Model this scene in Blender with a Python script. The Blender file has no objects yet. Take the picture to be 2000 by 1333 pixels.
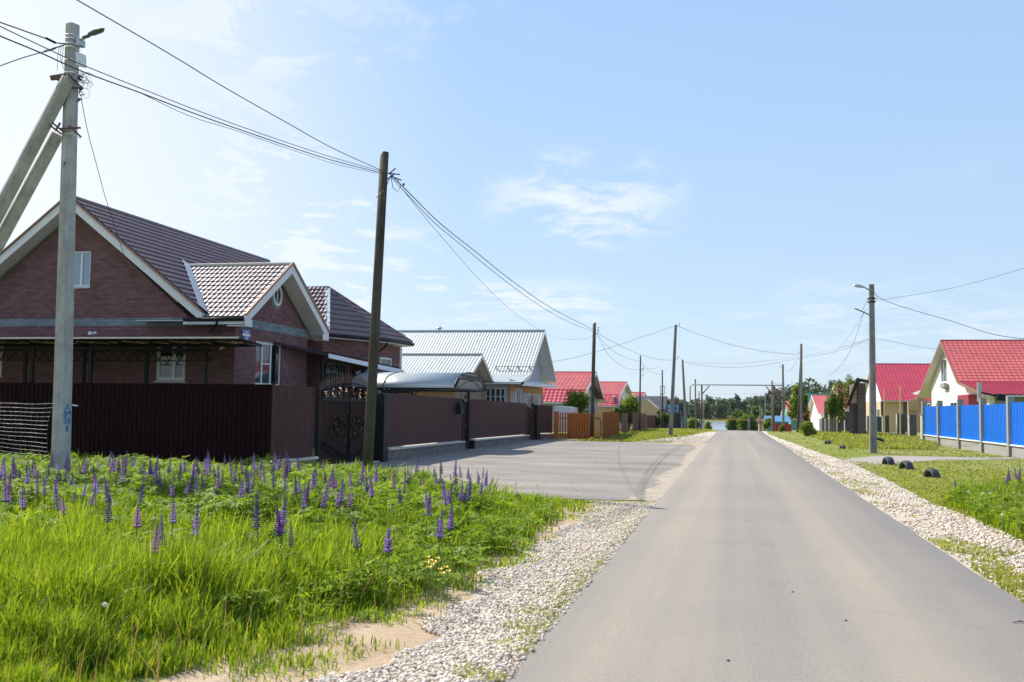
import bpy, bmesh, math, random
import numpy as np
from mathutils import Vector, Matrix

# ------------------------------------------------------------------ camera, sky, sun, exposure
sc = bpy.context.scene
FPX = 1944.0; ROLL = .014; EYE = 1.7
PITCH = math.atan(133.5/FPX); YAW = math.atan(434*math.cos(PITCH)/FPX)
cF = Vector((-math.sin(YAW)*math.cos(PITCH), math.cos(YAW)*math.cos(PITCH), math.sin(PITCH)))
_R = Vector((math.cos(YAW), math.sin(YAW), 0)); _U = _R.cross(cF)
cR = _R*math.cos(ROLL)+_U*math.sin(ROLL); cU = _U*math.cos(ROLL)-_R*math.sin(ROLL)
cam = bpy.data.cameras.new('camera'); camo = bpy.data.objects.new('camera', cam)
sc.collection.objects.link(camo); sc.camera = camo
camo.matrix_world = Matrix(((cR.x, cU.x, -cF.x, 0), (cR.y, cU.y, -cF.y, 0), (cR.z, cU.z, -cF.z, EYE), (0, 0, 0, 1)))
cam.sensor_width = 36; cam.lens = 36*FPX/2000; cam.clip_end = 4000; cam.clip_start = .1
cam.dof.use_dof = True; cam.dof.focus_distance = 15.5; cam.dof.aperture_fstop = 3.5

SUN_EL = math.radians(43); SH = math.radians(-34)      # shadows run towards +X
sl = bpy.data.lights.new('sun', 'SUN'); sl.energy = 4.8; sl.angle = math.radians(.55); sl.color = (1, .935, .83)
so = bpy.data.objects.new('sun', sl); sc.collection.objects.link(so)
sdir = Vector((math.cos(SH)*math.cos(SUN_EL), math.sin(SH)*math.cos(SUN_EL), -math.sin(SUN_EL)))
so.rotation_euler = sdir.to_track_quat('-Z', 'Y').to_euler(); so.location = (-30, 0, 40)

w = bpy.data.worlds.new('World'); sc.world = w; w.use_nodes = True
nt = w.node_tree; N = nt.nodes; L = nt.links
for n in list(N): N.remove(n)
out = N.new('ShaderNodeOutputWorld'); bg = N.new('ShaderNodeBackground'); bg.inputs[1].default_value = .12
sky = N.new('ShaderNodeTexSky'); sky.sky_type = 'NISHITA'; sky.sun_disc = False
sky.sun_elevation = SUN_EL; sky.sun_rotation = math.atan2(-sdir.x, -sdir.y)
sky.air_density = 1.0; sky.dust_density = .6; sky.ozone_density = 1.2; sky.altitude = 150
tc = N.new('ShaderNodeTexCoord')
def mth(op, a, b=None, c=None, clamp=False, nt=nt):
    n = nt.nodes.new('ShaderNodeMath'); n.operation = op; n.use_clamp = clamp
    for i, v in enumerate((a, b, c)):
        if v is None: continue
        if isinstance(v, (int, float)): n.inputs[i].default_value = v
        else: nt.links.new(v, n.inputs[i])
    return n.outputs[0]
sep = N.new('ShaderNodeSeparateXYZ'); L.new(tc.outputs['Generated'], sep.inputs[0])
zz = mth('MAXIMUM', mth('ADD', sep.outputs[2], .06), .02)
cx = mth('DIVIDE', sep.outputs[0], zz); cy = mth('DIVIDE', sep.outputs[1], zz)
cmb = N.new('ShaderNodeCombineXYZ'); L.new(cx, cmb.inputs[0]); L.new(cy, cmb.inputs[1])
def wnoise(scale, detail, rough, dist, off):
    mp = N.new('ShaderNodeMapping'); mp.inputs[1].default_value = off; mp.inputs[3].default_value = (1, .75, 1)
    mp.inputs[2].default_value = (0, 0, .35)
    L.new(cmb.outputs[0], mp.inputs[0])
    n = N.new('ShaderNodeTexNoise'); n.inputs['Scale'].default_value = scale; n.inputs['Detail'].default_value = detail
    n.inputs['Roughness'].default_value = rough; n.inputs['Distortion'].default_value = dist
    L.new(mp.outputs[0], n.inputs['Vector']); return n.outputs['Fac']
def ss(v, a, b):
    n = N.new('ShaderNodeMapRange'); n.interpolation_type = 'SMOOTHSTEP'
    n.inputs['From Min'].default_value = a; n.inputs['From Max'].default_value = b; L.new(v, n.inputs['Value']); return n.outputs[0]
def blob(px, py, wx, wy):
    # soft region of sky round a compass direction (a bank of cirrus)
    d = (cF*FPX+cR*(px-1000)+cU*(666.5-py)).normalized()
    e = mth('SUBTRACT', sep.outputs[0], d.x); f = mth('SUBTRACT', sep.outputs[2], d.z)
    q = mth('ADD', mth('POWER', mth('ABSOLUTE', mth('DIVIDE', e, wx)), 2.0), mth('POWER', mth('ABSOLUTE', mth('DIVIDE', f, wz(wy))), 2.0))
    return ss(q, 1.0, .0)
def wz(v): return v
n1 = wnoise(1.1, 9, .62, .6, (3.1, 1.7, 0)); n2 = wnoise(.35, 5, .5, .2, (0.3, 4.2, 0)); n3 = wnoise(4.2, 8, .66, .5, (7.7, 2.2, 0))
b1 = blob(1140, 390, .12, .065); b2 = blob(950, 590, .2, .035); b3 = blob(520, 470, .2, .10); b4 = blob(1700, 640, .22, .06); b5 = blob(150, 300, .30, .28)
b6 = blob(600, 20, .25, .07)
reg = mth('ADD', mth('ADD', mth('MULTIPLY', b1, 1.0), mth('MULTIPLY', b2, .95)), mth('ADD', mth('MULTIPLY', b3, 1.0), mth('ADD', mth('MULTIPLY', b4, .5), mth('ADD', mth('MULTIPLY', b5, 1.0), mth('MULTIPLY', b6, .5)))))
cl = mth('MULTIPLY', reg, ss(mth('ADD', mth('MULTIPLY', n1, .45), mth('MULTIPLY', n3, .55)), .45, .60), clamp=True)
wisps = mth('MULTIPLY', mth('MULTIPLY', ss(n1, .55, .8), ss(n2, .45, .6)), .5)
veil = mth('MULTIPLY', ss(sep.outputs[0], -.22, -.66), .85)       # thin high cloud towards the sun
hz = mth('MULTIPLY', ss(sep.outputs[2], .12, .0), .0)
tot = mth('MAXIMUM', mth('MAXIMUM', mth('MULTIPLY', cl, .68), wisps), mth('MAXIMUM', veil, hz), clamp=True)
mx = N.new('ShaderNodeMix'); mx.data_type = 'RGBA'; L.new(tot, mx.inputs[0])
hs = N.new('ShaderNodeHueSaturation'); hs.inputs['Saturation'].default_value = .92; hs.inputs['Value'].default_value = 1.0
L.new(sky.outputs[0], hs.inputs['Color'])
even = N.new('ShaderNodeMix'); even.data_type = 'RGBA'; even.inputs[0].default_value = .8
tint = ramp0 = N.new('ShaderNodeValToRGB'); L.new(sep.outputs[2], ramp0.inputs[0]); e0 = ramp0.color_ramp.elements
e0[0].position = 0; e0[0].color = (2.95, 3.85, 4.8, 1); e0[1].position = .45; e0[1].color = (1.95, 3.2, 5.15, 1)
L.new(hs.outputs[0], even.inputs[6]); L.new(ramp0.outputs[0], even.inputs[7])
L.new(even.outputs[2], mx.inputs[6]); mx.inputs[7].default_value = (5.3, 5.45, 5.7, 1)
L.new(mx.outputs[2], bg.inputs[0]); L.new(bg.outputs[0], out.inputs[0])
sc.view_settings.view_transform = 'Standard'; sc.view_settings.look = 'None'; sc.view_settings.exposure = .66; sc.view_settings.gamma = 1
sc.cycles.max_bounces = 6; sc.cycles.transparent_max_bounces = 12; sc.cycles.caustics_reflective = False; sc.cycles.caustics_refractive = False

# ------------------------------------------------------------------ helpers
rnd = random.Random(7); rng = np.random.default_rng(11)
C = sc.collection
CAM = Vector((0, 0, EYE))
def ray(x, y): return cF*FPX+cR*(x-1000)+cU*(666.5-y)
def G(x, y, z=0.0): d = ray(x, y); return CAM+d*((z-EYE)/d.z)
def atY(x, y, Y): d = ray(x, y); return CAM+d*(Y/d.y)
def atX(x, y, X): d = ray(x, y); return CAM+d*(X/d.x)
def gz(Y):                                   # height of the ground along the street: level, then over a crest
    if Y < 92: return 0.
    u = Y-92
    if u < 17: return -.0012*u*u
    return max(-1.75, -.347-.04*(u-17))

def tag(o, label=None, cat=None, group=None, kind=None):
    if label: o['label'] = label
    if cat: o['category'] = cat
    if group: o['group'] = group
    if kind: o['kind'] = kind
    return o
ORG = {}
def empty(name, loc, label=None, cat=None, group=None):
    o = bpy.data.objects.new(name, None); C.objects.link(o); o.location = loc; o.empty_display_size = .3
    ORG[o] = Vector(loc); return tag(o, label, cat, group)
def copy_tree(o, parent=None):
    c = o.copy(); C.objects.link(c); c.parent = parent
    for ch in o.children: copy_tree(ch, c)
    return c

class MB:
    def __init__(s): s.v = []; s.f = []; s.m = []
    def add(s, vs, fs):
        b = len(s.v); s.v += [tuple(v) for v in vs]; s.f += [tuple(i+b for i in f) for f in fs]; return s
    def quad(s, a, b, c, d): return s.add([a, b, c, d], [(0, 1, 2, 3)])
    def poly(s, ps): return s.add(ps, [tuple(range(len(ps)))])
    def box(s, x0, x1, y0, y1, z0, z1):
        return s.add([(x0,y0,z0),(x1,y0,z0),(x1,y1,z0),(x0,y1,z0),(x0,y0,z1),(x1,y0,z1),(x1,y1,z1),(x0,y1,z1)],
                     [(0,3,2,1),(4,5,6,7),(0,1,5,4),(1,2,6,5),(2,3,7,6),(3,0,4,7)])
    def prism(s, ps, off):                   # polygon ps swept by off
        n = len(ps); off = Vector(off); q = [Vector(p)+off for p in ps]
        return s.add(list(ps)+q, [tuple(range(n))[::-1], tuple(range(n, 2*n))]+[(i, (i+1) % n, n+(i+1) % n, n+i) for i in range(n)])
    def bar(s, a, b, w, h=None, up=(0, 0, 1)):
        a = Vector(a); b = Vector(b); h = w if h is None else h; d = (b-a).normalized(); up = Vector(up)
        if abs(d.dot(up)) > .95: up = Vector((0, 1, 0))
        r = d.cross(up).normalized(); u = r.cross(d)
        vs = []
        for p in (a, b):
            for i, j in ((-1,-1),(1,-1),(1,1),(-1,1)): vs.append(p+r*(w/2*i)+u*(h/2*j))
        return s.add(vs, [(0,1,2,3),(7,6,5,4),(0,4,5,1),(1,5,6,2),(2,6,7,3),(3,7,4,0)])
    def tube(s, pts, r, n=6, r2=None, cap=True):
        pts = [Vector(p) for p in pts]; m = len(pts); vs = []
        for i, p in enumerate(pts):
            d = (pts[min(i+1, m-1)]-pts[max(i-1, 0)]).normalized()
            up = Vector((0, 0, 1)) if abs(d.z) < .9 else Vector((0, 1, 0))
            a = d.cross(up).normalized(); b = a.cross(d)
            rr = r if r2 is None else r+(r2-r)*i/(m-1)
            for k in range(n):
                t = 2*math.pi*k/n; vs.append(p+a*(rr*math.cos(t))+b*(rr*math.sin(t)))
        fs = [(i*n+k, i*n+(k+1) % n, (i+1)*n+(k+1) % n, (i+1)*n+k) for i in range(m-1) for k in range(n)]
        if cap: fs += [tuple(range(n))[::-1], tuple(range((m-1)*n, m*n))]
        return s.add(vs, fs)
    def lathe(s, prof, c, n=16):
        c = Vector(c); vs = [c+Vector((r*math.cos(2*math.pi*k/n), r*math.sin(2*math.pi*k/n), z)) for r, z in prof for k in range(n)]
        return s.add(vs, [(i*n+k, i*n+(k+1) % n, (i+1)*n+(k+1) % n, (i+1)*n+k) for i in range(len(prof)-1) for k in range(n)])
    def blob(s, c, r, sub=1, jit=0, rn=None):
        bm = bmesh.new(); bmesh.ops.create_icosphere(bm, subdivisions=sub, radius=1)
        r = r if hasattr(r, '__len__') else (r, r, r); c = Vector(c)
        vs = [c+Vector((v.co.x*r[0], v.co.y*r[1], v.co.z*r[2]))*(1+(rnd.uniform(-jit, jit) if jit else 0)) for v in bm.verts]
        fs = [tuple(v.index for v in f.verts) for f in bm.faces]; bm.free(); return s.add(vs, fs)
    def build(s, name, mat, parent=None, smooth=False, label=None, bevel=0):
        me = bpy.data.meshes.new(name); v = np.array(s.v, float).reshape(-1, 3)
        root = parent
        while root is not None and root.parent is not None: root = root.parent
        if parent is not None: o0 = ORG[root]
        else: o0 = Vector(((v[:, 0].min()+v[:, 0].max())/2, (v[:, 1].min()+v[:, 1].max())/2, v[:, 2].min()))
        me.from_pydata([tuple(p) for p in v-np.array(o0)], [], s.f); me.update()
        # metric UVs: u along the horizontal tangent, v up the face
        uv = me.uv_layers.new(name='UVMap'); buf = np.empty(len(me.loops)*2)
        for p in me.polygons:
            n = p.normal
            if abs(n.z) > .97: t = Vector((1, 0, 0)); b = Vector((0, 1, 0))
            else: t = Vector((0, 0, 1)).cross(n).normalized(); b = n.cross(t)
            for li in p.loop_indices:
                co = me.vertices[me.loops[li].vertex_index].co+o0; buf[li*2] = co.dot(t); buf[li*2+1] = co.dot(b)
        uv.data.foreach_set('uv', buf)
        if smooth: me.polygons.foreach_set('use_smooth', [True]*len(me.polygons))
        me.materials.append(mat)
        o = bpy.data.objects.new(name, me); C.objects.link(o)
        if parent is not None: o.parent = parent
        else: o.location = o0; ORG[o] = o0
        if bevel:
            m = o.modifiers.new('bevel', 'BEVEL'); m.width = bevel; m.segments = 2; m.limit_method = 'ANGLE'
        if label: o['label'] = label
        return o

def fast(name, V, F, mat, smooth=False, parent=None):        # F (m,3) or (m,4)
    V = np.asarray(V, np.float32); me = bpy.data.meshes.new(name); me.vertices.add(len(V)); me.vertices.foreach_set('co', V.ravel())
    Fs = F if isinstance(F, list) else [F]
    tot = np.concatenate([f.ravel() for f in Fs]); cnt = np.concatenate([np.full(len(f), f.shape[1]) for f in Fs])
    me.loops.add(len(tot)); me.loops.foreach_set('vertex_index', tot.astype(np.int32))
    me.polygons.add(len(cnt)); st = np.concatenate([[0], np.cumsum(cnt)[:-1]])
    me.polygons.foreach_set('loop_start', st.astype(np.int32)); me.update(calc_edges=True); me.validate()
    if smooth: me.polygons.foreach_set('use_smooth', np.ones(len(cnt), bool))
    me.materials.append(mat); o = bpy.data.objects.new(name, me); C.objects.link(o); o.parent = parent; return o

def stamp(T, TF, pos, rz, tilt, taz, scl):
    # many copies of template T (n,3) with faces TF: turn by rz, tilt by angle tilt towards azimuth taz, scale, move
    n = len(T); m = len(pos); scl = np.asarray(scl)
    if scl.ndim == 1: scl = np.repeat(scl[:, None], 3, 1)
    P = T[None]*scl[:, None, :]
    c, s_ = np.cos(rz)[:, None], np.sin(rz)[:, None]
    x = P[..., 0]*c-P[..., 1]*s_; y = P[..., 0]*s_+P[..., 1]*c; z = P[..., 2]
    ax, ay = -np.sin(taz)[:, None], np.cos(taz)[:, None]; ct, st = np.cos(tilt)[:, None], np.sin(tilt)[:, None]
    d = (ax*x+ay*y)*(1-ct)
    X = x*ct+ay*z*st+ax*d; Y = y*ct-ax*z*st+ay*d; Z = z*ct+(ax*y-ay*x)*st
    V = np.stack([X, Y, Z], -1)+np.asarray(pos)[:, None, :]
    F = (TF[None]+(np.arange(m)*n)[:, None, None]).reshape(-1, TF.shape[1])
    return V.reshape(-1, 3), F

# ------------------------------------------------------------------ materials
def newmat(name, col=(.5, .5, .5), rough=.7, metal=0, spec=.5):
    m = bpy.data.materials.new(name); m.use_nodes = True; b = m.node_tree.nodes['Principled BSDF']
    b.inputs['Base Color'].default_value = (*col, 1); b.inputs['Roughness'].default_value = rough; b.inputs['Metallic'].default_value = metal
    b.inputs['Specular IOR Level'].default_value = spec; return m, m.node_tree, b
def nn(nt, t, **k):
    n = nt.nodes.new(t)
    for a, v in k.items(): n.inputs[a.replace('_', ' ')].default_value = v
    return n
def noise(nt, scale, detail=5, rough=.55, coord='Object', vec=None, dist=0):
    n = nn(nt, 'ShaderNodeTexNoise', Scale=scale, Detail=detail, Roughness=rough, Distortion=dist)
    if vec is None:
        t = nt.nodes.new('ShaderNodeTexCoord'); vec = t.outputs[coord]
    nt.links.new(vec, n.inputs['Vector']); return n.outputs['Fac']
def ramp(nt, fac, stops):
    r = nt.nodes.new('ShaderNodeValToRGB'); e = r.color_ramp.elements
    while len(e) < len(stops): e.new(.5)
    for i, (p, c) in enumerate(stops): e[i].position = p; e[i].color = (*c, 1)
    nt.links.new(fac, r.inputs[0]); return r.outputs[0]
def mixc(nt, fac, a, b, mode='MIX'):
    n = nt.nodes.new('ShaderNodeMix'); n.data_type = 'RGBA'; n.blend_type = mode
    for i, v in ((0, fac), (6, a), (7, b)):
        if isinstance(v, (int, float)): n.inputs[i].default_value = v
        elif isinstance(v, tuple): n.inputs[i].default_value = (*v, 1)
        else: nt.links.new(v, n.inputs[i])
    return n.outputs[2]
def bump(nt, b, h, strength=.4, dist=.01):
    n = nn(nt, 'ShaderNodeBump', Strength=strength, Distance=dist); nt.links.new(h, n.inputs['Height']); nt.links.new(n.outputs[0], b.inputs['Normal'])
def sc3(c, k): return tuple(min(1, x*k) for x in c)
def varied(name, col, rough=.7, metal=0, var=.18, scale=3, bmp=.15, bs=30, spec=.5, fine=40):
    m, nt, b = newmat(name, col, rough, metal, spec)
    f = noise(nt, scale, 6, .6); g = noise(nt, fine, 3, .5)
    c = ramp(nt, f, [(.3, sc3(col, 1-var)), (.7, sc3(col, 1+var))])
    c = mixc(nt, .35, c, ramp(nt, g, [(.3, sc3(col, 1-var)), (.7, sc3(col, 1+var))]))
    nt.links.new(c, b.inputs['Base Color'])
    nt.links.new(ramp(nt, f, [(.3, (max(0, rough-.08),)*3), (.7, (min(1, rough+.08),)*3)]), b.inputs['Roughness'])
    if bmp: bump(nt, b, noise(nt, bs, 4, .6), bmp, .01)
    return m
def brickmat(name, c1, c2, mortar, bw=.25, bh=.077, rough=.85):
    m, nt, b = newmat(name, c1, rough, 0, .25)
    t = nt.nodes.new('ShaderNodeTexCoord')
    br = nn(nt, 'ShaderNodeTexBrick', Scale=1., Mortar_Size=.011, Brick_Width=bw, Row_Height=bh, Mortar_Smooth=.3, Bias=-.1)
    br.inputs['Color1'].default_value = (*c1, 1); br.inputs['Color2'].default_value = (*c2, 1); br.inputs['Mortar'].default_value = (*mortar, 1)
    nt.links.new(t.outputs['UV'], br.inputs['Vector'])
    n = noise(nt, 1.2, 6, .65, vec=t.outputs['UV'])
    c = mixc(nt, .25, br.outputs['Color'], ramp(nt, n, [(.3, sc3(c1, .75)), (.7, sc3(c2, 1.35))]), 'MIX')
    mp = nt.nodes.new('ShaderNodeMapping'); mp.inputs[3].default_value = (1/bw*.98, 1/bh*.99, 1); nt.links.new(t.outputs['UV'], mp.inputs[0])
    wn = nt.nodes.new('ShaderNodeTexNoise'); wn.inputs['Scale'].default_value = .9; nt.links.new(mp.outputs[0], wn.inputs['Vector'])
    c = mixc(nt, .45, c, ramp(nt, wn.outputs['Fac'], [(.3, (.7, .68, .7)), (.7, (1.3, 1.28, 1.28))]), 'MULTIPLY')
    nt.links.new(c, b.inputs['Base Color']); bump(nt, b, mth('SUBTRACT', 1, br.outputs['Fac'], nt=nt), .6, .008); return m
def boards(name, col, pitch=.12, axis=1, dark=.6, rough=.6, var=.1, spec=.35):
    # boards or siding: thin joints every pitch metres along UV axis
    m, nt, b = newmat(name, col, rough, 0, spec); t = nt.nodes.new('ShaderNodeTexCoord'); s = nt.nodes.new('ShaderNodeSeparateXYZ')
    nt.links.new(t.outputs['UV'], s.inputs[0]); a = mth('DIVIDE', s.outputs[axis], pitch, nt=nt)
    fr = mth('FRACT', a, nt=nt); fl = mth('FLOOR', a, nt=nt)
    wn = nt.nodes.new('ShaderNodeTexWhiteNoise'); wn.noise_dimensions = '1D'; nt.links.new(fl, wn.inputs['W'])
    c = ramp(nt, wn.outputs['Value'], [(0, sc3(col, 1-var)), (1, sc3(col, 1+var))])
    c = mixc(nt, .5, c, ramp(nt, noise(nt, 6, 5, .6), [(.3, sc3(col, 1-var*1.5)), (.7, sc3(col, 1+var*1.5))]))
    j = ramp(nt, fr, [(0, (0, 0, 0)), (.06, (1, 1, 1)), (.94, (1, 1, 1)), (1, (0, 0, 0))])
    c = mixc(nt, j, sc3(col, dark), c); nt.links.new(c, b.inputs['Base Color']); bump(nt, b, j, .5, .01); return m
def leafmat(name, cols, trans=.4, rough=.5, tcol=None, spec=.3):
    m, nt, b = newmat(name, cols[0], rough, 0, spec); g = nt.nodes.new('ShaderNodeNewGeometry')
    st = [(i/(len(cols)-1), c) for i, c in enumerate(cols)]
    c = ramp(nt, g.outputs['Random Per Island'], st)
    c = mixc(nt, .5, c, ramp(nt, noise(nt, .8, 4, .6), [(.3, (.62, .66, .6)), (.7, (1.35, 1.3, 1.2))]), 'MULTIPLY')
    nt.links.new(c, b.inputs['Base Color'])
    tr = nt.nodes.new('ShaderNodeBsdfTranslucent')
    nt.links.new(mixc(nt, 1., c, tcol or (1.5, 1.45, .7), 'MULTIPLY'), tr.inputs[0])
    mi = nt.nodes.new('ShaderNodeMixShader'); mi.inputs[0].default_value = trans
    nt.links.new(b.outputs[0], mi.inputs[1]); nt.links.new(tr.outputs[0], mi.inputs[2])
    o = nt.nodes['Material Output']; nt.links.new(mi.outputs[0], o.inputs[0]); return m
def groundmat(name, stops, scale, fine=(35, .35), rough=.95, bmp=.5, bdist=.02, stretch=None, spec=.2):
    m, nt, b = newmat(name, stops[0][1], rough, 0, spec); t = nt.nodes.new('ShaderNodeTexCoord'); v = t.outputs['Object']
    if stretch:
        mp = nt.nodes.new('ShaderNodeMapping'); mp.inputs[3].default_value = stretch; nt.links.new(v, mp.inputs[0]); vs = mp.outputs[0]
    else: vs = v
    c = ramp(nt, noise(nt, scale, 8, .62, vec=vs), stops)
    c = mixc(nt, 1., c, ramp(nt, noise(nt, fine[0], 5, .7, vec=v), [(.3, (1-fine[1],)*3), (.7, (1+fine[1],)*3)]), 'MULTIPLY')
    nt.links.new(c, b.inputs['Base Color']); bump(nt, b, noise(nt, fine[0]*1.5, 4, .7, vec=v), bmp, bdist); return m, nt, b, c

M = {}
M['brick'] = brickmat('brown brick', (.135, .066, .068), (.235, .118, .115), (.085, .058, .06), .30, .095)
M['greybrick'] = brickmat('grey brick', (.15, .19, .205), (.26, .30, .31), (.10, .12, .12), .30, .095)
M['tanbrick'] = brickmat('tan brick', (.33, .21, .145), (.42, .28, .2), (.33, .28, .24))
M['stone'] = brickmat('clad stone', (.16, .135, .12), (.27, .23, .2), (.1, .09, .085), .16, .09)
M['tile'] = varied('brown metal tile', (.135, .080, .088), .42, .0, .12, 1.5, .03, 20, .7)
M['redtile'] = varied('red metal tile', (.44, .028, .055), .42, 0, .14, .8, .03, 20, .6)
M['redtile2'] = varied('red metal tile with sky sheen', (.52, .10, .088), .42, 0, .14, .8, .03, 20, .6)  # base lifted towards pink to imitate sky gloss on the roofs
M['silver'] = varied('galvanised roof', (.35, .385, .385), .5, .1, .1, 1.2, .05, 20)
M['darkroof'] = varied('dark roof', (.035, .035, .05), .6, 0, .2, 1)
M['greenroof'] = varied('green roof', (.03, .18, .13), .45, 0, .15, 1)
M['teal'] = varied('teal paint', (.06, .25, .25), .5, 0, .15, 1)
M['blueroof'] = varied('blue roof', (.08, .20, .36), .45, 0, .15, 1)
M['soffit'] = boards('white soffit boards', (.74, .72, .71), .1, 0, .75, .5, .04)
M['white'] = varied('white plastic', (.72, .73, .74), .4, 0, .04, 2, .02)
M['whitewall'] = boards('white siding', (.74, .72, .67), .2, 1, .85, .55, .03)
M['greysiding'] = boards('blue grey siding', (.40, .42, .47), .12, 1, .7, .5, .04)
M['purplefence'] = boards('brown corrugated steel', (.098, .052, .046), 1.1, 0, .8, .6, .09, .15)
M['darkfence'] = boards('brown corrugated steel darkened for shade', (.017, .0065, .0075), 1.1, 0, .8, .7, .18, .04)  # albedo lowered to hold the shade on the front stretch
M['blackmetal'] = varied('black painted iron', (.010, .010, .012), .55, .0, .2, 8, .1, 30, .2)
M['goldmetal'] = varied('gold patina iron', (.22, .10, .03), .38, .6, .25, 12, .1)
M['copper'] = varied('brown trim', (.26, .12, .07), .4, .1, .12, 4, .03)
M['glass'] = newmat('window glass', (.02, .028, .035), .06, 0, .8)[0]
M['blueglass'] = newmat('pale blue curtained glass', (.17, .30, .40), .08, 0, .9)[0]  # pale blue pane colour, for the curtain behind
M['curtain'] = varied('net curtain behind glass', (.16, .18, .19), .25, 0, .25, 3, 0)
def streaky(name, col, var, rough=.9, stretch=(9, 9, .55), bmp=.6, spec=.2):
    m, nt, b = newmat(name, col, rough, 0, spec); t = nt.nodes.new('ShaderNodeTexCoord'); mp = nt.nodes.new('ShaderNodeMapping'); mp.inputs[3].default_value = stretch; nt.links.new(t.outputs['Object'], mp.inputs[0])
    c = ramp(nt, noise(nt, 1., 6, .65, vec=mp.outputs[0]), [(.3, sc3(col, 1-var)), (.52, col), (.72, sc3(col, 1+var))])
    c = mixc(nt, 1., c, ramp(nt, noise(nt, 2.3, 6, .7), [(.32, (.72, .72, .72)), (.6, (1.1, 1.1, 1.08))]), 'MULTIPLY')
    c = mixc(nt, 1., c, ramp(nt, noise(nt, 45, 3, .7), [(.3, (.8, .8, .8)), (.7, (1.12, 1.12, 1.12))]), 'MULTIPLY'); nt.links.new(c, b.inputs['Base Color'])
    bump(nt, b, noise(nt, 3., 6, .75, vec=mp.outputs[0]), bmp, .015); return m
M['concrete'] = streaky('pole concrete', (.42, .40, .385), .2)
M['greyconcrete'] = varied('grey plaster', (.27, .27, .255), .9, 0, .10, 2, .3, 25, .2)
M['litstone'] = varied('sunlit stone face', (.42, .41, .39), .9, 0, .15, 3, .3)  # paler stone copy for the faces the sun strikes
M['darkstone'] = varied('dark rubble stone', (.07, .08, .095), .85, 0, .45, 4, .6, 12)
M['coping'] = varied('coping stone', (.62, .55, .47), .85, 0, .12, 4, .3)
M['blue'] = boards('blue corrugated steel', (.004, .20, .78), 1.2, 0, .75, .42, .07)
M['bluepaint'] = varied('blue stencil paint', (.03, .14, .36), .7, 0, .2, 20, 0)
M['wood'] = boards('pole wood', (.115, .095, .075), .03, 0, .6, .85, .2)
M['wood'] = streaky('weathered pole wood', (.085, .073, .053), .42, .9, (16, 16, .5), .9)
M['orange'] = boards('orange brown timber', (.45, .12, .018), .5, 0, .8, .55, .15)
M['ochre'] = varied('ochre timber', (.50, .22, .04), .55, 0, .12, 3)
M['brownpanel'] = varied('brown sheet fence', (.26, .095, .035), 1., 0, .08, 1, .03, 30, 0.)
M['purplewood'] = varied('old purple pickets', (.15, .055, .05), .85, 0, .4, 4)
M['greywood'] = varied('grey weathered board', (.30, .28, .26), .85, 0, .3, 5)
M['darkwood'] = boards('dark weathered planks', (.11, .09, .08), .16, 1, .55, .9, .3)
M['palewood'] = varied('fresh timber', (.55, .34, .15), .7, 0, .2, 5)
M['beige'] = varied('beige render', (.50, .38, .24), .85, 0, .08, 1.5)
M['cable'] = varied('cable sheath', (.035, .037, .04), .6, 0, .1, 5, 0)
M['bluecable'] = varied('blue cable', (.07, .12, .25), .5, 0, .1, 5, 0)
M['steel'] = varied('galvanised steel', (.42, .44, .46), .4, .6, .1, 8, .05)
M['rust'] = varied('rusty pipe', (.13, .07, .055), .8, .1, .3, 6, .2)
M['pipegrey'] = varied('gas pipe paint', (.20, .19, .15), .6, .1, .2, 3, .05)
M['rubber'] = varied('old tyre rubber', (.04, .042, .05), .75, 0, .3, 6, .3)
M['poly'] = varied('polycarbonate sheet', (.56, .60, .63), .42, 0, .08, .9, .02, 10, .7)
M['awning'] = varied('blue awning', (.03, .28, .50), .5, 0, .1, 1)
M['signblue'] = varied('blue sign enamel', (.04, .13, .42), .35, 0, .05, 5, 0)
M['signpanel'] = varied('pale blue sign panel', (.12, .33, .75), .4, 0, .06, 3, 0)
M['signwhite'] = varied('white sign paint', (.75, .78, .80), .5, 0, .03, 5, 0)
M['maroon'] = varied('maroon tank paint', (.26, .025, .045), .5, 0, .1, 2)
M['bark'] = varied('bark', (.10, .075, .055), .95, 0, .35, 6, .6)
M['whitebox'] = varied('white painted sheet', (.66, .68, .70), .4, 0, .05, 1, .02)
M['redfence'] = varied('red fence paint', (.35, .025, .03), .6, 0, .2, 2)

M['brownroof'] = varied('brown bitumen roof', (.09, .04, .03), .8, 0, .25, 2, .2)

M['net'] = varied('thin net wire', (.17, .175, .175), .6, .3, .1, 5, 0)
M['darkorange'] = varied('shaded back boards', (.16, .04, .012), .7, 0, .2, 5)  # orange timber darkened to carry the shade behind the pickets
_m = M['poly']; _t = _m.node_tree; _b = _t.nodes['Principled BSDF']; _tr = _t.nodes.new('ShaderNodeBsdfTranslucent'); _tr.inputs[0].default_value = (.5, .54, .56, 1)
_x = _t.nodes.new('ShaderNodeMixShader'); _x.inputs[0].default_value = .4; _t.links.new(_b.outputs[0], _x.inputs[1]); _t.links.new(_tr.outputs[0], _x.inputs[2]); _t.links.new(_x.outputs[0], _t.nodes['Material Output'].inputs[0])
M['lampgrey'] = varied('lamp casing', (.13, .15, .18), .45, .2, .1, 8, .03)
M['gatepanel'] = boards('gate backing sheet', (.045, .023, .021), 1.1, 0, .8, .6, .1, .12)
M['oldconcrete'] = streaky('old dark pole concrete', (.225, .212, .198), .25)
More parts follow.
